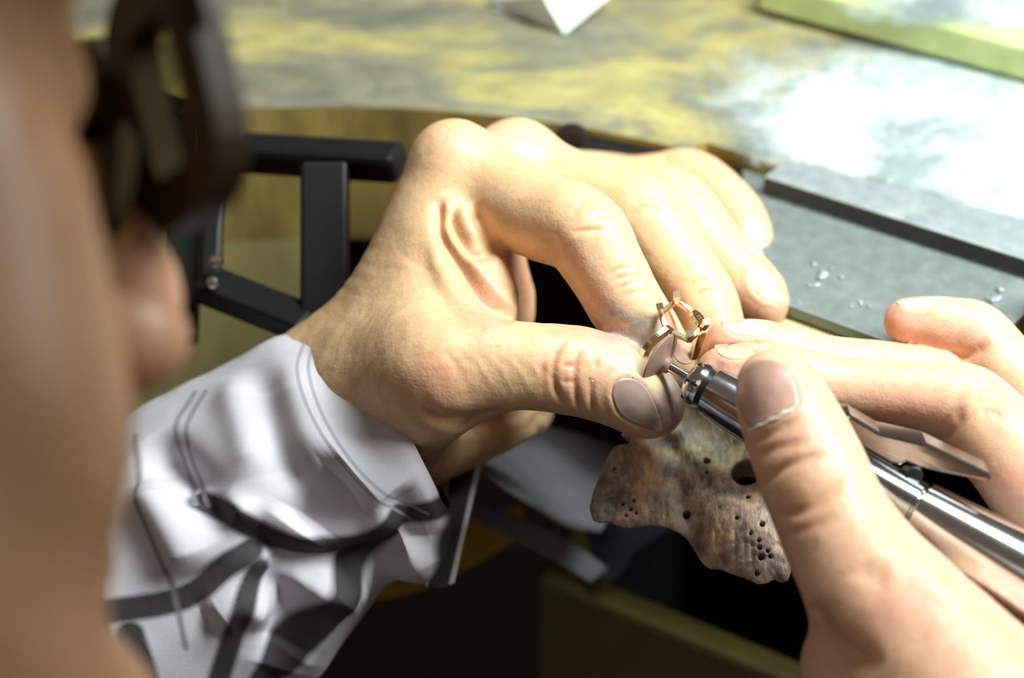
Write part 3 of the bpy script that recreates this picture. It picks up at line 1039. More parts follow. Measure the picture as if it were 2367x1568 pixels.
NAILS_L = [   # outline, direction towards the free edge, distance
    ([(1413, 912), (1418, 888), (1440, 874), (1466, 876), (1490, 893), (1508, 922), (1522, 955), (1530, 998), (1492, 990), (1450, 972), (1425, 948)], (1, 0.6), 458),
    ([(1560, 790), (1580, 782), (1592, 800), (1601, 832), (1590, 842), (1570, 838), (1556, 820)], (0.3, 1), 468),
    ([(1730, 640), (1742, 622), (1762, 630), (1792, 658), (1817, 692), (1800, 700), (1765, 692), (1740, 668)], (1, 0.9), 496),
    ([(1722, 525), (1735, 508), (1750, 520), (1762, 548), (1768, 588), (1750, 590), (1728, 566)], (0.4, 1), 514)]
NAILS_R = [
    ([(1700, 895), (1712, 858), (1745, 835), (1785, 832), (1818, 850), (1838, 885), (1846, 938), (1800, 962), (1737, 990), (1712, 950)], (-0.3, -1), 421),
    ([(1662, 742), (1680, 732), (1725, 738), (1775, 752), (1782, 762), (1755, 776), (1712, 776), (1680, 764)], (-1, -0.2), 465),
    ([(1648, 800), (1662, 796), (1700, 800), (1740, 812), (1748, 826), (1700, 832), (1668, 824)], (-1, -0.2), 451),
    ([(2060, 688), (2080, 680), (2125, 682), (2166, 688), (2172, 697), (2140, 712), (2100, 712), (2072, 702)], (-1, 0), 474)]
PINK = (0.66, 0.33, 0.25); RED = (0.60, 0.25, 0.17); GRIME = (0.27, 0.20, 0.18); GREY = (0.42, 0.40, 0.34)
Lv, Lq = build_left()
S = Sculpt(Lv, Lq)
S.D += 0.12 * noise3(Lv, 3.0, 3, 3) + 0.25 * noise3(Lv, 11, 4, 2)
# thumb joint wrinkles
for pts, w, dp in [([(1312, 778), (1288, 815), (1278, 860), (1288, 905), (1312, 945)], 0.75, 0.55), ([(1345, 800), (1332, 840), (1328, 880), (1334, 925), (1346, 958)], 0.7, 0.6),
                   ([(1368, 870), (1366, 915), (1374, 962)], 0.6, 0.45), ([(1300, 850), (1315, 845), (1330, 852)], 0.6, 0.3), ([(1298, 885), (1315, 882), (1330, 888)], 0.6, 0.3),
                   ([(1262, 830), (1255, 870), (1265, 910)], 0.7, 0.25), ([(1390, 800), (1378, 830), (1380, 860)], 0.7, 0.25)]:
    S.line(pts, w, dp, dmax=480, red=0.9)
for k in range(16):      # fine slanting lines along the thumb
    x0 = 1020 + 15 * k; y0 = 800 + 6 * math.sin(k * 2.1) + 0.15 * (x0 - 1020)
    S.line([(x0, y0), (x0 + 32, y0 + 50), (x0 + 50, y0 + 95)], 0.6, 0.13, dmax=475)
# index knuckle and joint wrinkles
for pts, w, dp in [([(1322, 538), (1360, 532), (1412, 530)], 0.6, 0.4), ([(1372, 502), (1395, 498), (1412, 500)], 0.6, 0.5), ([(1330, 480), (1350, 462), (1390, 462)], 0.8, 0.35),
                   ([(1320, 500), (1345, 478), (1400, 482)], 0.7, 0.3), ([(1408, 655), (1440, 640), (1480, 636), (1508, 646)], 0.6, 0.45), ([(1425, 675), (1455, 655), (1498, 655)], 0.55, 0.4),
                   ([(1445, 690), (1475, 672), (1510, 672)], 0.55, 0.3), ([(1400, 640), (1430, 622), (1475, 618)], 0.6, 0.3)]:
    S.line(pts, w, dp, dmax=500, red=0.35)
S.line([(1266, 535), (1272, 570), (1276, 612)], 1.7, 0.8, dmax=490, red=0.35)
S.line([(1352, 735), (1375, 745), (1395, 760)], 1.1, 0.7, dmax=480, red=0.4)
# middle, ring and little finger
for pts in [[(1455, 470), (1490, 452), (1530, 462)], [(1450, 500), (1490, 478), (1535, 490)], [(1585, 668), (1620, 650), (1655, 655)], [(1600, 690), (1630, 672), (1665, 676)]]:
    S.line(pts, 0.8, 0.35, red=0.25)
# folds of the web between thumb and index finger
S.line([(1022, 455), (1018, 500), (1022, 545), (1062, 610), (1118, 690), (1190, 742)], 1.5, 1.9, dmax=505, ends=0.12, red=0.6)
S.line([(1038, 480), (1050, 530), (1088, 585), (1150, 590)], 1.5, 1.9, dmax=505, ends=0.2, red=0.6)
S.line([(1092, 470), (1112, 520), (1135, 565), (1180, 590)], 1.5, 1.5, dmax=505, ends=0.2, red=0.4)
S.line([(1032, 455), (1030, 500), (1040, 545), (1082, 600), (1130, 660), (1205, 742)], 1.3, -1.3, dmax=505, ends=0.12)
S.line([(1068, 470), (1078, 515), (1105, 565)], 1.6, -1.2, dmax=505, ends=0.2)
S.line([(975, 560), (995, 640), (1050, 710), (1130, 760)], 3.5, 1.0, dmax=500, ends=0.3)
S.line([(1000, 560), (1010, 620), (1070, 700), (1140, 745)], 1.6, -0.7, dmax=500, ends=0.3)
# wrist folds below the thumb
S.line([(960, 930), (1010, 968), (1090, 972), (1180, 945)], 1.7, 1.4, ends=0.3, red=0.4)
S.line([(1000, 985), (1080, 992), (1180, 968), (1240, 940)], 1.4, 0.7, ends=0.3)
S.line([(1215, 1010), (1245, 970), (1262, 945)], 1.4, 0.8, ends=0.3)
S.line([(860, 700), (800, 860), (830, 960)], 4.0, 0.5, ends=0.3)
# colour
S.spot(1008, 868, 75, 60, RED, 0.55, dmax=480); S.spot(980, 930, 90, 40, PINK, 0.35)
S.spot(1040, 330, 60, 40, PINK, 0.35); S.spot(1190, 655, 60, 110, RED, 0.6, dmin=480); S.spot(1120, 690, 60, 90, PINK, 0.6)
S.spot(1330, 690, 60, 50, PINK, 0.4); S.spot(1390, 700, 50, 80, PINK, 0.35); S.spot(1300, 590, 70, 30, PINK, 0.35)
S.spot(1440, 770, 75, 50, (0.31, 0.245, 0.245), 1.1, dmax=480, rot=45, nz=1.3); S.spot(1500, 755, 40, 40, GREY, 0.8, dmax=480, nz=1.5)
S.spot(1350, 770, 90, 25, RED, 0.45, dmax=475); S.spot(1330, 870, 70, 80, PINK, 0.45, dmax=475); S.spot(1400, 880, 40, 60, RED, 0.3, dmax=475)
S.spot(1550, 940, 55, 80, (0.31, 0.235, 0.215), 1.1, dmax=475, nz=0.7); S.spot(1440, 830, 70, 24, GREY, 0.9, dmax=475, rot=35, nz=1.0); S.spot(1540, 890, 25, 20, GREY, 0.5, dmax=475, nz=2)
S.spot(1765, 715, 70, 40, PINK, 0.7); S.spot(1755, 590, 30, 40, PINK, 0.6); S.spot(1680, 715, 40, 40, PINK, 0.5); S.spot(1560, 720, 30, 60, PINK, 0.4); S.spot(1640, 780, 50, 60, (0.55, 0.30, 0.22), 0.6)
S.spot(1180, 1000, 120, 50, (0.60, 0.36, 0.22), 0.4)
for _n in NAILS_L: S.nailbed(*_n)
Lv, Lq, Lc = S.done()

Rv, Rq = build_right()
S = Sculpt(Rv, Rq)
S.C[:] = np.array([0.69, 0.435, 0.285])
S.D += 0.12 * noise3(Rv, 3.2, 8, 3) + 0.22 * noise3(Rv, 12, 9, 2)
for pts, w, dp in [([(1752, 1132), (1800, 1090), (1860, 1062), (1920, 1052)], 1.0, 0.65), ([(1778, 1178), (1850, 1185), (1930, 1130), (1955, 1070)], 1.1, 0.5),
                   ([(1790, 1235), (1860, 1225), (1940, 1185)], 1.0, 0.3), ([(1740, 1060), (1800, 1035), (1870, 1020)], 1.1, 0.45), ([(1735, 1030), (1790, 1000), (1850, 965)], 0.8, 0.4)]:
    S.line(pts, w, dp, dmax=440, red=0.5)
S.puff(1850, 1120, 85, 40, 0.45, dmax=440, rot=-25)
S.line([(1868, 1385), (1890, 1440), (1950, 1500), (2040, 1550)], 2.4, 2.0, ends=0.2, red=0.5)
S.line([(1862, 1440), (1905, 1500), (1960, 1568)], 1.6, 0.9, ends=0.2)
S.line([(1985, 1300), (2010, 1330), (2060, 1340)], 2.5, 0.6); S.line([(2090, 1270), (2160, 1350), (2280, 1420)], 2.6, -0.7, ends=0.3)
# index finger folds
S.line([(2165, 1024), (2195, 1002), (2214, 975), (2222, 935)], 1.1, 0.55, dmin=436, red=0.3)
for pts in [[(2250, 905), (2275, 895), (2310, 905)], [(2240, 930), (2280, 920), (2330, 935)], [(2260, 960), (2290, 950), (2320, 965)], [(2290, 880), (2310, 900), (2330, 930)]]:
    S.line(pts, 0.8, 0.4, dmin=430, red=0.3)
for k in range(12):
    x0 = 1880 + 25 * k
    S.line([(x0, 770 + 0.18 * (x0 - 1880)), (x0 + 4, 795 + 0.18 * (x0 - 1880)), (x0 + 2, 820 + 0.18 * (x0 - 1880))], 0.6, 0.32, dmin=458)
S.line([(2190, 832), (2240, 820), (2290, 790)], 1.3, 0.9, dmin=460, red=0.3)
S.spot(1880, 1000, 60, 70, (0.66, 0.40, 0.29), 0.5, dmax=440); S.spot(1770, 1010, 60, 30, PINK, 0.4, dmax=440); S.spot(1840, 1130, 80, 50, (0.62, 0.36, 0.20), 0.5, dmax=440)
S.spot(1850, 900, 30, 50, PINK, 0.5, dmax=440); S.spot(2050, 1400, 120, 90, PINK, 0.4); S.spot(2200, 1450, 160, 90, PINK, 0.3)
S.spot(1660, 790, 70, 50, PINK, 0.8, dmin=450); S.spot(1640, 850, 40, 50, PINK, 0.7, dmin=450); S.spot(2070, 750, 70, 70, PINK, 0.8); S.spot(2200, 790, 120, 40, PINK, 0.5)
S.spot(2060, 950, 150, 45, PINK, 0.6, dmin=440); S.spot(2320, 1110, 90, 60, PINK, 0.5)
for _n in NAILS_R: S.nailbed(*_n)
Rv, Rq, Rc = S.done()


def bvh(V, Q):
    return BVHTree.FromPolygons(V.tolist(), Q.tolist())


def nail(tree, outline, name, parent, cols, lift=0.25, dnom=460, along=(1, 0), label=None):
    """curved nail plate laid on the finger: outline in pixels, rings shrinking to the middle"""
    O = spline(np.array(outline + [outline[0]], float), 5)[:-1]
    c = O.mean(0); n = len(O); V, C, F = [], [], []
    rings = [1.0, 0.97, 0.9, 0.75, 0.55, 0.35, 0.15]
    al = unit(along)
    ext = ((O - c) @ al); e0, e1 = ext.min(), ext.max()
    for ri, s in enumerate(rings):
        for p in O:
            q = c + (p - c) * s
            v = unit(FWD + (q[0] - 1183.5) / FPX * RGT + (784.0 - q[1]) / FPX * UPV)
            hit = tree.ray_cast(Vector(CAM), Vector(v))
            if hit[0] is None or abs((np.array(hit[0]) - CAM) @ FWD - dnom) > 22:
                hit = tree.find_nearest(Vector(at(q[0], q[1], dnom)))
            P, N = np.array(hit[0]), np.array(hit[1])
            V.append(P + N * (-0.25 if ri == 0 else lift if ri > 1 else lift * 0.9))
            u = (((q - c) @ al) - e0) / (e1 - e0)
            col = np.array(cols[0]) * (1 - u) + np.array(cols[1]) * u
            if u > 0.9 and len(cols) > 2: col = np.array(cols[2])
            C.append(col)
    V = np.array(V)
    m = len(rings)
    W = V.copy()
    for _ in range(2):            # even out the plate
        W2 = W.copy()
        for r in range(2, m):
            for k in range(n):
                a = [W[r * n + (k + 1) % n], W[r * n + k - 1], W[(r - 1) * n + k]] + ([W[(r + 1) * n + k]] if r < m - 1 else [])
                W2[r * n + k] = 0.5 * W[r * n + k] + 0.5 * np.mean(a, 0)
        W = W2
    for r in range(m - 1):
        for k in range(n):
            k2 = (k + 1) % n
            F.append([r * n + k, r * n + k2, (r + 1) * n + k2, (r + 1) * n + k])
    F.append([(m - 1) * n + k for k in range(n)])
    o = recalc(mesh_obj(name, W, F, MAT['nail'], parent, label=label))
    if sum(p.normal.dot(Vector(CAM - W[-1])) for p in o.data.polygons) < 0: o.data.flip_normals()
    o.data.polygons.foreach_set('use_smooth', np.ones(len(o.data.polygons), bool))
    set_tint(o, np.array(C))
    return o
# ================================================================== head, torso and arms of the worker
YAW, TILT, ROLL = math.radians(33.7), math.radians(17.8), math.radians(47.8)
HFH = np.array([math.cos(YAW), math.sin(YAW), 0.0])
_r = np.array([math.sin(YAW), -math.cos(YAW), 0.0])
HF = HFH * math.cos(TILT) - ZZ * math.sin(TILT)
_u = HFH * math.sin(TILT) + ZZ * math.cos(TILT)
HR = _r * math.cos(ROLL) + _u * math.sin(ROLL)
HU = -_r * math.sin(ROLL) + _u * math.cos(ROLL)
HS = 0.92                                    # a small head
NOSE = at(362, 752, 342)
HC = NOSE - HS * (113 * HF - 24 * HU)


def head(r, f, u):
    return HC + HS * (HR * r + HF * f + HU * u)


class HeadField(Field):
    """radii given for a full-size head"""
    def ball(s, c, r, k=1.0, axes=None, radii=None):
        return Field.ball(s, c, r * HS, k * HS, axes, None if radii is None else [q * HS for q in radii])

    def tube(s, pts, rad, k=1.0, n=5):
        return Field.tube(s, pts, [q * HS for q in rad], k * HS, n)


def build_head():
    f = HeadField(HC - 175, HC + 175, 1.9, 40)
    A = [HR, HF, HU]
    f.ball(head(0, -8, 38), 0, 4, A, (75, 94, 84))
    f.ball(head(0, 38, -38), 0, 26, A, (60, 52, 66))
    f.ball(head(0, 62, 30), 0, 22, A, (60, 32, 40))
    for s in (-1, 1):
        f.ball(head(44 * s, 62, -14), 17, 22)
        f.ball(head(40 * s, 58, -45), 18, 26)
        f.tube([head(66 * s, 0, -35), head(52 * s, 30, -72), head(20 * s, 70, -92)], [18, 16, 15], 18, 4)
        f.ball(head(15 * s, 99, -29), 0, 5, A, (8.5, 11, 9.5))
        f.tube([head(74 * s, -8, 22), head(80 * s, -16, 14), head(80 * s, -16, -8), head(73 * s, -2, -26)], [6, 6, 6, 5], 5, 4)
        f.ball(head(31 * s, 80, 10), 13, 5)           # closed lids over the eyes
        f.tube([head(10 * s, 92, 27), head(34 * s, 90, 31), head(52 * s, 74, 26)], [7, 7.5, 7], 10, 4)
    f.tube([head(0, 90, 24), head(0, 97, 5), head(0, 105, -16), head(0, 104, -22)], [7.5, 9.5, 12.5, 12], 5, 5)
    f.tube([head(-18, 84, -50), head(0, 89, -48), head(18, 84, -50)], [5, 6.5, 5], 5, 4)
    f.tube([head(-16, 83, -60), head(0, 88, -61), head(16, 83, -60)], [5, 7, 5], 5, 4)
    f.ball(head(0, 80, -90), 17, 16)
    f.tube([head(0, -25, -60), head(0, -50, -130)], [56, 58], 20, 4)
    return f.mesh(2)


Hv, Hq = build_head()
NECK = head(0, -50, -130)
TOR = np.array([-190.0, 95.0, -75.0])           # between the shoulders
SHR, SHL = TOR + WR * 165, TOR - WR * 165
ELR, ELL = np.array([235.0, 10.0, -95.0]), np.array([-235.0, 232.0, -112.0])
WRR, WRL = at(2600, 2090, 386), at(560, 1120, 500)


def build_trunk(grow, arms=True, h=4.0):
    lo, hi = np.array([-480., -160., -620.]), np.array([330., 400., 80.])
    f = Field(lo, hi, h, 30)
    f.tube([TOR + (0, 0, -30), TOR - WF * 40 + (0, 0, -250), TOR - WF * 60 + (0, 0, -520)], [95 + grow, 112 + grow, 120 + grow], 30, 4)
    f.tube([SHL + WR * 40, TOR + (0, 0, -20), SHR - WR * 40], [62 + grow, 80 + grow, 62 + grow], 30, 4)
    f.tube([NECK, TOR + (0, 0, 20)], [52 + grow * 0.6, 62 + grow], 25, 4)
    if arms:
        f.tube([SHR, ELR], [52 + grow, 40 + grow], 20, 4)
        f.tube([SHL, ELL], [52 + grow, 40 + grow], 20, 4)
        f.tube([ELR, ELR * 0.45 + WRR * 0.55, WRR], [38 + grow, 33 + grow, 24.5 + grow * 0.7], 12, 4)
    f.tube([ELL, ELL * 0.5 + WRL * 0.5, WRL], [38 + grow * 0.6, 31 + grow * 0.4, 23], 12, 4)
    return f.mesh(2)


Tv, Tq = build_trunk(0.0)
parts = [(Hv, Hq, None), (Tv, Tq, None), (Lv, Lq, Lc), (Rv, Rq, Rc)]
off = 0; VV, QQ, CC = [], [], []
for v, q, c in parts:
    VV.append(v); QQ.append(q + off); off += len(v)
    CC.append(np.tile(np.array([0.43, 0.235, 0.13]) if v is Hv else np.array([0.66, 0.43, 0.27]), (len(v), 1)) if c is None else c)  # head skin painted darker than the hands, its shade held in the colour
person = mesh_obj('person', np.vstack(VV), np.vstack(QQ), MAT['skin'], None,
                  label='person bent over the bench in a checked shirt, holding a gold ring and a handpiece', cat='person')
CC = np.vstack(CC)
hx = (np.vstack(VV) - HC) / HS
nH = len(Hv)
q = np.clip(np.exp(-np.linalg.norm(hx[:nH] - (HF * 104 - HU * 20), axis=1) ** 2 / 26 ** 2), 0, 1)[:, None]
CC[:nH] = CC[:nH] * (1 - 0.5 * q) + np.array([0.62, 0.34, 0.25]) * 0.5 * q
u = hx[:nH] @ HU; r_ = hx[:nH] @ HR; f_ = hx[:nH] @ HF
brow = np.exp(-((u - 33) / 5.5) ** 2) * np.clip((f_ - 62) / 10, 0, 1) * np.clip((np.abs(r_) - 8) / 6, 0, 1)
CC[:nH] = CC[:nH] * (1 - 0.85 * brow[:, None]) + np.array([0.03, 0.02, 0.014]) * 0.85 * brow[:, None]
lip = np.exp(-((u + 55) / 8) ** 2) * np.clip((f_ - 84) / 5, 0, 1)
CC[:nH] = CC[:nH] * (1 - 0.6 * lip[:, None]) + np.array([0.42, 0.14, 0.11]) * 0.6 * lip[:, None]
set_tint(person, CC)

# short dark hair
f = HeadField(HC - 175, HC + 175, 2.5, 30)
f.ball(head(0, -14, 46), 0, 4, [HR, HF, HU], (79, 97, 84))
g = f.like(); g.ball(head(0, 92, -6), 0, 6, [HR, HF, HU], (110, 82, 90)); g.ball(head(0, 0, -70), 0, 6, [HR, HF, HU], (120, 150, 62))
f.carve(g, 6)
V, Q = f.mesh(2)
V = V + normals(V, Q) * (1.5 * noise3(V, 5, 12, 3))[:, None]
mesh_obj('hair', V, Q, MAT['hair'], person, label='short dark hair')

# nails
LT, RT = bvh(Lv, Lq), bvh(Rv, Rq)
NB = (0.34, 0.245, 0.21); NP = (0.68, 0.46, 0.37); NW = (0.70, 0.55, 0.44)
for (ol, al, dn), (nm, cols, lift, lab) in zip(NAILS_L, [
        ('thumbnail', [NB, NB, (0.62, 0.55, 0.46)], 0.22, 'dull grimy thumbnail of the hand holding the ring'), ('fingernail', [NP, NP, NW], 0.16, None), ('fingernail', [NP, NP, NW], 0.16, None), ('fingernail', [NP, NP, NW], 0.16, None)]):
    nail(LT, ol, nm, person, cols, lift, dn, al, lab)
near_nail = None
for (ol, al, dn), (nm, cols, lift, lab) in zip(NAILS_R, [
        ('thumbnail', [(0.50, 0.31, 0.25), (0.42, 0.245, 0.20)], 0.22, 'broad pink thumbnail pressed against the handpiece'), ('fingernail', [NP, NW], 0.14, None), ('fingernail', [(0.60, 0.50, 0.32), NW], 0.14, None), ('fingernail', [NP, NW], 0.14, None)]):
    o_ = nail(RT, ol, nm, person, cols, lift, dn, al, lab)
    near_nail = near_nail or o_
# pale ragged cuticle of the near thumb, skin flakes on the other one
sweep_obj('cuticle', [np.array(RT.ray_cast(Vector(CAM), Vector(unit(at(x, y, 400) - CAM)))[0]) + (CAM - at(x, y, 400)) / 400 * 0.35 for x, y in
          [(1738, 993), (1752, 984), (1766, 981), (1782, 970), (1798, 966), (1812, 955), (1828, 950), (1841, 938)]], 0.6, 0.45, plain('dry_skin', (0.70, 0.62, 0.54), 0.8), near_nail, taper=[0.3, 0.7, 0.6, 1.0, 0.7, 1.3, 0.8, 0.3])
fl = MAT['flake'] = plain('flake', (0.95, 0.92, 0.85), 0.9)
for x, y in [(1372, 858), (1380, 852), (1370, 882), (1366, 872), (1476, 882), (1465, 870), (1470, 890)]:
    P = np.array(LT.ray_cast(Vector(CAM), Vector(unit(at(x, y, 450) - CAM)))[0])
    rr = RNG.randn(6, 3) * 0.16
    mesh_obj('skin_flake', [P + q for q in rr], [[0, 1, 2], [0, 2, 3], [0, 3, 1], [1, 4, 2], [2, 5, 3], [3, 5, 1]], fl, person, smooth=False)

# ------------------------------------------------------------------ shirt: trunk and the loose left sleeve
Sv, Sq = build_trunk(9.0)
# keep the cloth off the forearm that the sleeve below covers
def cut(V, Q, keep):
    Q = Q[keep[Q].all(1)]; used = np.unique(Q); m = np.full(len(V), -1); m[used] = np.arange(len(used))
    return V[used], m[Q]
wl = unit(WRL - ELL)
keep = ~((((Sv - ELL) @ wl) > 90) & (np.linalg.norm(np.cross(Sv - ELL, wl), axis=1) < 75) & (Sv[:, 0] < 0))
wr = unit(WRR - ELR)
keep &= ~((((Sv - ELR) @ wr) > 130) & (np.linalg.norm(np.cross(Sv - ELR, wr), axis=1) < 75) & (Sv[:, 0] > 0))
Sv, Sq = cut(Sv, Sq, keep)
LIGHT = np.array([0.57, 0.55, 0.60]); DARK = np.array([0.035, 0.030, 0.034])


def check(a, b, c):
    s = ((np.abs(((a / 58.0) % 1) - 0.5) < 0.085) | (np.abs(((b / 58.0) % 1) - 0.5) < 0.085)).astype(float)[:, None]
    return LIGHT * (1 - s) + DARK * s


shirt = mesh_obj('shirt', Sv, Sq, MAT['cloth'], person, label='pale grey shirt with dark check lines')
set_tint(shirt, check(Sv @ WR, Sv[:, 2], 0))

SECT = [  # upper pixel, lower pixel, distance, half depth (mm)
    ((826, 726), (1046, 1176), 490, 27), ((800, 742), (1040, 1240), 491, 29), ((735, 778), (985, 1332), 493, 31), ((640, 786), (905, 1338), 496, 33), ((545, 830), (842, 1405), 499, 36),
    ((435, 893), (745, 1530), 502, 39), ((320, 958), (640, 1660), 505, 42), ((190, 1060), (480, 1800), 507, 45), ((20, 1200), (260, 1950), 508, 47), ((-350, 1500), (-80, 2250), 506, 50)]


def build_sleeve():
    nu, nv = 340, 460
    rows = spline(np.array([[*a, *b, d, w] for a, b, d, w in SECT]), 24)
    tt = np.linspace(0, len(rows) - 1, nu)
    R = np.array([[np.interp(t, range(len(rows)), rows[:, k]) for k in range(6)] for t in tt])
    V = np.zeros((nu, nv, 3)); U = np.zeros((nu, nv, 2))
    for i in range(nu):
        A = at(R[i, 0], R[i, 1], R[i, 4]); B = at(R[i, 2], R[i, 3], R[i, 4] - 6)
        c = (A + B) / 2; e = (A - B) / 2
        for j in range(nv):
            a = 2 * math.pi * j / nv
            ca, sa = math.cos(a), math.sin(a)
            sq = 1.0 + 0.06 * math.cos(2 * a)
            V[i, j] = c + e * ca * sq * 0.985 + FWD * R[i, 5] * sa
            U[i, j] = (i / nu, j / nv)
    V = V.reshape(-1, 3)
    idx = np.arange(nu * nv).reshape(nu, nv)
    Q = np.stack([idx[:-1], np.roll(idx, -1, 1)[:-1], np.roll(idx, -1, 1)[1:], idx[1:]], -1).reshape(-1, 4)
    N = normals(V, Q)
    if (N * (V - V.reshape(nu, nv, 3).mean(1).repeat(nv, 0))).sum() < 0:
        Q = Q[:, ::-1].copy(); N = -N
    x, y, d = project(V)
    D = 1.6 * noise3(V, 34, 41, 2) + 0.7 * noise3(V, 13, 42, 2)
    front = (N @ FWD) < 0.1
    def fold(pts, w, dep, ends=0.2):
        L = spline(np.array(pts, float), 5); dd, pos = poly_dist(x, y, L)
        fade = np.clip(np.minimum(pos, 1 - pos) / ends, 0, 1)
        return 1.7 * dep * np.exp(-(dd * d / FPX / w) ** 2) * fade * front
    # folds seen on the near side of the sleeve
    D += fold([(590, 830), (615, 940), (650, 1060), (720, 1160)], 4.5, -1.4) + fold([(520, 860), (560, 980), (600, 1100)], 4.5, 1.0)
    D += fold([(690, 830), (700, 960), (760, 1090), (850, 1180)], 5.0, 1.1) + fold([(820, 1090), (740, 1160), (690, 1230)], 6, -3.2)
    D += fold([(350, 1010), (420, 1100), (540, 1210)], 4.5, -3.8) + fold([(330, 1110), (400, 1230), (450, 1330)], 6, 3.0)
    D += fold([(540, 1215), (680, 1310), (860, 1300), (1000, 1230)], 3.6, -3.4) + fold([(560, 1270), (700, 1340), (850, 1340)], 3.2, 2.2)
    D += fold([(600, 1290), (660, 1400), (640, 1540)], 5, -3.0) + fold([(820, 1330), (720, 1430), (650, 1568)], 5, 2.4)
    D += fold([(480, 1440), (560, 1400), (640, 1440)], 4, 2.0) + fold([(420, 1120), (520, 1160), (600, 1210)], 3.0, 2.0)
    D += fold([(900, 1140), (960, 1210), (1010, 1300)], 4, -2.0)
    V = V + N * D[:, None]
    C = np.tile(LIGHT, (len(V), 1))
    def stripe(pts, w, col=DARK, soft=14.0, amt=1.0):
        L = spline(np.array(pts, float), 6); dd, _ = poly_dist(x, y, L)
        g = np.clip((w - dd) / soft + 0.5, 0, 1) * amt
        C[:] = C * (1 - g[:, None]) + col * g[:, None]
    seam0 = np.array([0.16, 0.15, 0.17])
    # woven dark lines
    stripe([(455, 1150), (540, 1195), (620, 1245), (700, 1272), (790, 1270), (880, 1245), (980, 1200), (1080, 1140)], 27)
    stripe([(1120, 1060), (1080, 1180), (1030, 1340)], 30)
    stripe([(60, 1440), (280, 1410), (380, 1395), (450, 1370), (520, 1310), (580, 1275)], 30)
    stripe([(930, 1210), (850, 1290), (760, 1390), (660, 1500), (600, 1600)], 34)
    stripe([(600, 1320), (560, 1400), (500, 1600)], 26); stripe([(300, 1470), (330, 1560), (350, 1640)], 34)
    stripe([(312, 1010), (330, 1160), (390, 1330), (430, 1500)], 7, seam0, 10, 0.8)
    stripe([(150, 1100), (190, 1300), (250, 1600)], 30); stripe([(-100, 1300), (0, 1600), (50, 1900)], 30); stripe([(100, 1700), (300, 1660), (500, 1720)], 30)
    seam = np.array([0.24, 0.25, 0.29])
    for off_ in (0, 1):
        o_ = 26 * off_
        stripe([(735 - o_, 785), (715 - o_, 860), (745 - o_, 960), (810 - o_, 1060), (900 - o_, 1150 + o_ * .3), (1000 - o_, 1195 + o_)], 4, seam, 3, 0.7)
        stripe([(470 - o_, 900), (432 - o_, 980), (430 - o_, 1060), (470 - o_, 1160)], 6, seam, 4, 0.75)
    gl = np.exp(-((x - 560) / 170.0) ** 2 - ((y - 1500) / 90.0) ** 2)[:, None] * 0.0
    return V, Q, C, nu, nv


V, Q, C, nu, nv = build_sleeve()
# turn the cuff in: cloth with a thickness
inner = V.reshape(nu, nv, 3)[:60].copy()
cen = inner.mean(1, keepdims=True)
inner = cen + (inner - cen) * 0.955
k = len(V)
V2 = np.vstack([V, inner.reshape(-1, 3)])
ii = np.arange(60 * nv).reshape(60, nv) + k
Qi = np.stack([ii[:-1], ii[1:], np.roll(ii, -1, 1)[1:], np.roll(ii, -1, 1)[:-1]], -1).reshape(-1, 4)
o0 = np.arange(nv)
Qr = np.stack([o0, ii[0], np.roll(ii[0], -1), np.roll(o0, -1)], -1)
sleeve = mesh_obj('sleeve', V2, np.vstack([Q, Qi, Qr]), MAT['cloth'], person, label='loose pale sleeve with dark check lines and stitched cuff')
set_tint(sleeve, np.vstack([C, C[:60 * nv]]))

# open cuff flap hanging behind the wrist
FA = spline(np.array([at(1050, 1052, 508), at(1085, 1048, 506), at(1118, 1052, 505)]), 8)
FB = spline(np.array([at(985, 1345, 488), at(1020, 1352, 487), at(1052, 1335, 487)]), 8)
m = len(FA); kk = 14
G = np.array([FA[i] * (1 - j / (kk - 1)) + FB[i] * (j / (kk - 1)) for j in range(kk) for i in range(m)])
G[:, 1] += 2.0 * np.sin(G[:, 2] * 0.18)
F = []
for j in range(kk - 1):
    for i in range(m - 1):
        F.append([j * m + i, j * m + i + 1, (j + 1) * m + i + 1, (j + 1) * m + i])
fo = mesh_obj('cuff_flap', G, np.array(F), MAT['cloth'], person, label='dark striped cuff edge hanging open')
md = fo.modifiers.new('cloth', 'SOLIDIFY'); md.thickness = 0.0012
gx_ = np.tile(np.linspace(0, 1, m), kk)
w_ = ((gx_ > 0.12) & (gx_ < 0.86)).astype(float)[:, None]
set_tint(fo, LIGHT * (1 - w_) + DARK * w_)

# ------------------------------------------------------------------ spectacles
gl_o = empty('magnifying_glasses', 'thick dark brown magnifying glasses worn on the nose', 'glasses')
GR = 6.0        # they have slipped a little to one side


def rim(name, rc, w, h, f0, sw=7.0, dp=9.0):
    pts = []
    for a in np.linspace(0, 2 * math.pi, 41)[:-1]:
        ca, sa = math.cos(a), math.sin(a)
        p = 4.0
        rr = (abs(ca) ** p + abs(sa) ** p) ** (-1 / p)
        pts.append(head(rc + w * ca * rr, f0 - abs(rc + w * ca * rr) * 0.10, 9 + h * sa * rr))
    return sweep_obj(name, pts, dp, sw, MAT['frame'], gl_o, ref=HF, closed=True, smooth=False)


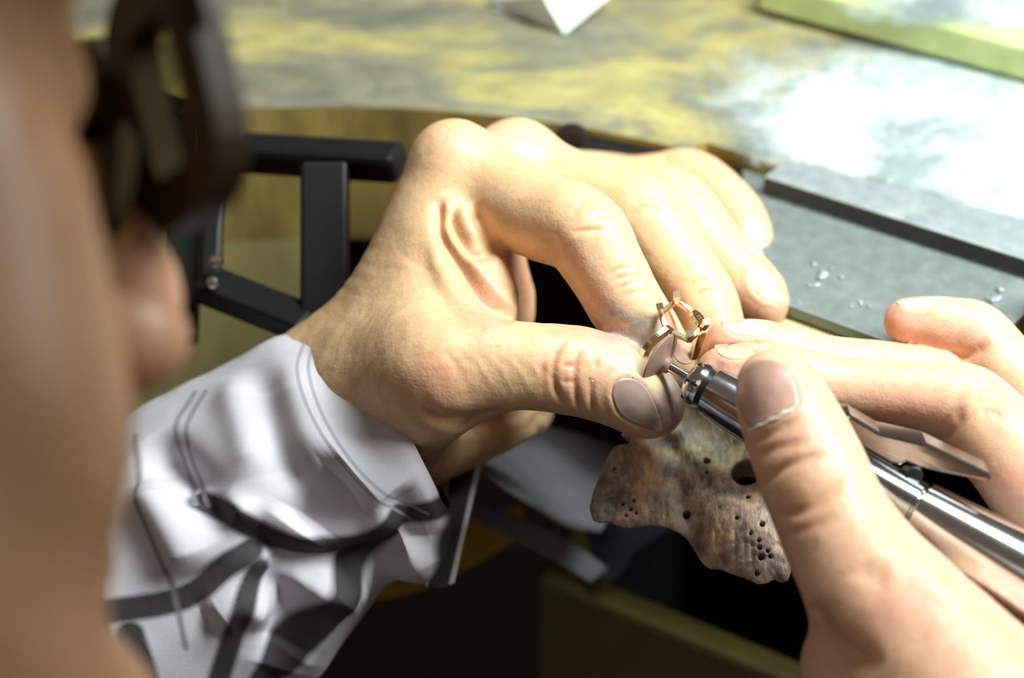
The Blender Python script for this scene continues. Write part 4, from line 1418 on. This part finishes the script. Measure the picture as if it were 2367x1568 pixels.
for sgn in (-1, 1):
    rm = rim('rim', 18 * sgn + GR, 14, 17, 115, 5.5, 8.0)
    pts = [head(18 * sgn + GR + 13 * math.cos(a), 115 - abs(18 * sgn + GR + 13 * math.cos(a)) * 0.1, 9 + 16 * math.sin(a)) for a in np.linspace(0, 2 * math.pi, 33)[:-1]]
    prism_obj('lens', pts, HF * 1.6, MAT['lens'], rm)
    sweep_obj('temple_arm', spline([head(33 * sgn + GR, 111, 18), head(70 * sgn, 86, 24), head(82 * sgn, 30, 22), head(84 * sgn, -20, 16), head(82 * sgn, -45, -8)], 6), 3.5, 9, MAT['frame'], gl_o, ref=HU)
    sweep_obj('nose_pad', [head(10 * sgn, 110, 8), head(13 * sgn, 106, 0), head(13 * sgn, 102, -10)], 3, 4, MAT['frame'], gl_o, ref=HR)
sweep_obj('bridge', [head(-7, 111, 15), head(0, 113, 18), head(7, 111, 15)], 6, 7, MAT['frame'], gl_o, ref=HU)
# ================================================================== handpiece, polishing disc, ring
A0 = at(1524, 834, 457); B0 = at(2300, 1288, 427)
AX = unit(B0 - A0)
hp = empty('handpiece', 'polished chrome rotary handpiece with a quick-release lever', 'handpiece')
collar = lathe_obj('chuck_collar', [(7.6, 2.2), (7.9, 3.4), (8.6, 4.3), (9.6, 4.75), (11.0, 4.95), (11.8, 4.7)], A0, AX, MAT['chrome'], hp, 64)
lathe_obj('chuck_gap', [(11.6, 4.2), (13.2, 4.2)], A0, AX, MAT['dark_steel'], hp, 48)
lathe_obj('nose_sleeve', [(13.0, 4.8), (13.4, 5.3), (19, 5.8), (28, 6.0), (42, 6.0), (42.5, 5.6)], A0, AX, MAT['chrome'], hp, 64)
lathe_obj('neck_sleeve', [(42.3, 5.5), (43, 5.8), (61, 5.9), (62.2, 5.9), (62.4, 5.4), (63.0, 5.4)], A0, AX, MAT['steel_blue'], hp, 64)
lathe_obj('barrel', [(62.8, 5.6), (63.0, 6.2), (63.4, 6.55), (65, 6.7), (90, 8.4), (110, 8.9), (114, 8.2), (115, 5.5)], A0, AX, MAT['chrome'], hp, 72)
# chuck jaws: small flats round the collar
e1 = unit(np.cross(AX, ZZ)); e2 = np.cross(AX, e1)
for k in range(6):
    a = 2 * math.pi * k / 6 + 0.35
    rd = e1 * math.cos(a) + e2 * math.sin(a)
    bar_obj('jaw_slot', A0 + AX * 8.6 + rd * 4.4, A0 + AX * 11.4 + rd * 4.9, 0.55, 0.3, rd, MAT['dark_steel'], collar, 0)
# lever with its pivot
lev = [(1925, 962), (1948, 960), (1966, 962), (2034, 1002), (2142, 1027), (2294, 1100), (2288, 1116), (2175, 1094), (2120, 1082), (2094, 1070), (2082, 1078), (2060, 1074), (2000, 1040), (1930, 1000)]
def lev_d(px): return 457 - (px - 1525) / 775 * 30 - 1.0
LP = [at(x, y, lev_d(x)) for x, y in lev]
lv = prism_obj('lever', LP, FWD * 5.5 + UPV * 2.6, MAT['lever'], hp, 0.8)
pv = A0 + AX * 66
lathe_obj('lever_pivot', [(-1.2, 1.4), (-0.9, 1.7), (5.5, 1.7), (5.8, 1.4)], at(2112, 1098, lev_d(2112)), FWD, MAT['dark_steel'], lv, 24)
# power cable leaving the back of the handpiece
E = A0 + AX * 114
sweep_obj('drive_shaft', spline([E, E + AX * 30, E + AX * 70 + np.array([10, -20, 20]), E + np.array([120, -60, 60]), E + np.array([200, 60, 200])], 8), 8, 8, MAT['black'], hp, ref=(0.3, 0.2, 1), nside=12, smooth=True)

dk = empty('polishing_disc', 'brown knife-edge rubber polishing disc on a thin steel mandrel', 'polishing disc')
lathe_obj('wheel', [(-1.0, 0.6), (-0.9, 1.6), (-0.35, 4.6), (-0.05, 6.15), (0.1, 6.25), (0.3, 6.1), (0.8, 4.4), (1.2, 2.4), (1.7, 1.85), (2.5, 1.7), (2.9, 1.3), (3.0, 0.9)], A0, AX, MAT['rubber'], dk, 72)
lathe_obj('mandrel', [(2.6, 1.15), (8.4, 1.15)], A0, AX, MAT['chrome'], dk, 32)

# gold ring with open star-shaped head
rg = empty('gold_ring', 'gold ring with an open star shaped prong setting', 'ring')
def rp(x, y, d): return at(x, y, d - 6.0)
head_pts = [(1563, 698, 468.5), (1526, 724, 466), (1538, 756, 464), (1556, 769, 462.5), (1585, 783, 461.5), (1592, 786, 461.5), (1622, 762, 463.5), (1628, 752, 464.5), (1606, 730, 467), (1592, 715, 468)]
HP = [rp(*p) for p in head_pts]
NRM = unit(np.cross(HP[1] - HP[0], HP[4] - HP[0]))
if NRM @ (CAM - HP[0]) < 0: NRM = -NRM
gal = sweep_obj('gallery', HP, 1.0, 1.0, MAT['gold'], rg, ref=NRM, closed=True)
def prong(a, tip, w=1.35):
    sweep_obj('prong', [rp(*a), rp(*[(u + v) / 2 for u, v in zip(a, tip)]), rp(*tip)], w, w, MAT['gold'], gal, ref=(0.9, 0.1, 0.2), taper=[0.8, 0.9, 1.05])
prong((1563, 699, 468.5), (1565, 680, 464.5)); prong((1527, 726, 466), (1525, 708, 462)); prong((1592, 787, 461.5), (1596, 771, 457.5)); prong((1624, 760, 463.5), (1634, 744, 459.5))
# small round collet beside one prong
cc = rp(1614, 738, 465)
cx, cy = unit(rp(1626, 752, 465) - rp(1603, 724, 465)), unit(rp(1622, 730, 466) - rp(1606, 746, 463))
sweep_obj('collet', [cc + cx * 1.75 * math.cos(a) + cy * 1.1 * math.sin(a) for a in np.linspace(0, 2 * math.pi, 25)[:-1]], 0.75, 1.0, MAT['gold'], rg, ref=np.cross(cx, cy), closed=True)
# shank: open hoop held between finger and thumb
sh = spline([rp(1541, 764, 463.5), rp(1515, 785, 462.5), rp(1492, 812, 463), rp(1484, 845, 465), rp(1498, 878, 469), rp(1535, 890, 474), rp(1572, 874, 477), rp(1597, 835, 476), rp(1612, 795, 472), rp(1622, 766, 466)], 7)
sweep_obj('shank', sh, 1.1, 2.4, MAT['gold'], rg, ref=FWD + 0.6 * RGT, closed=False)
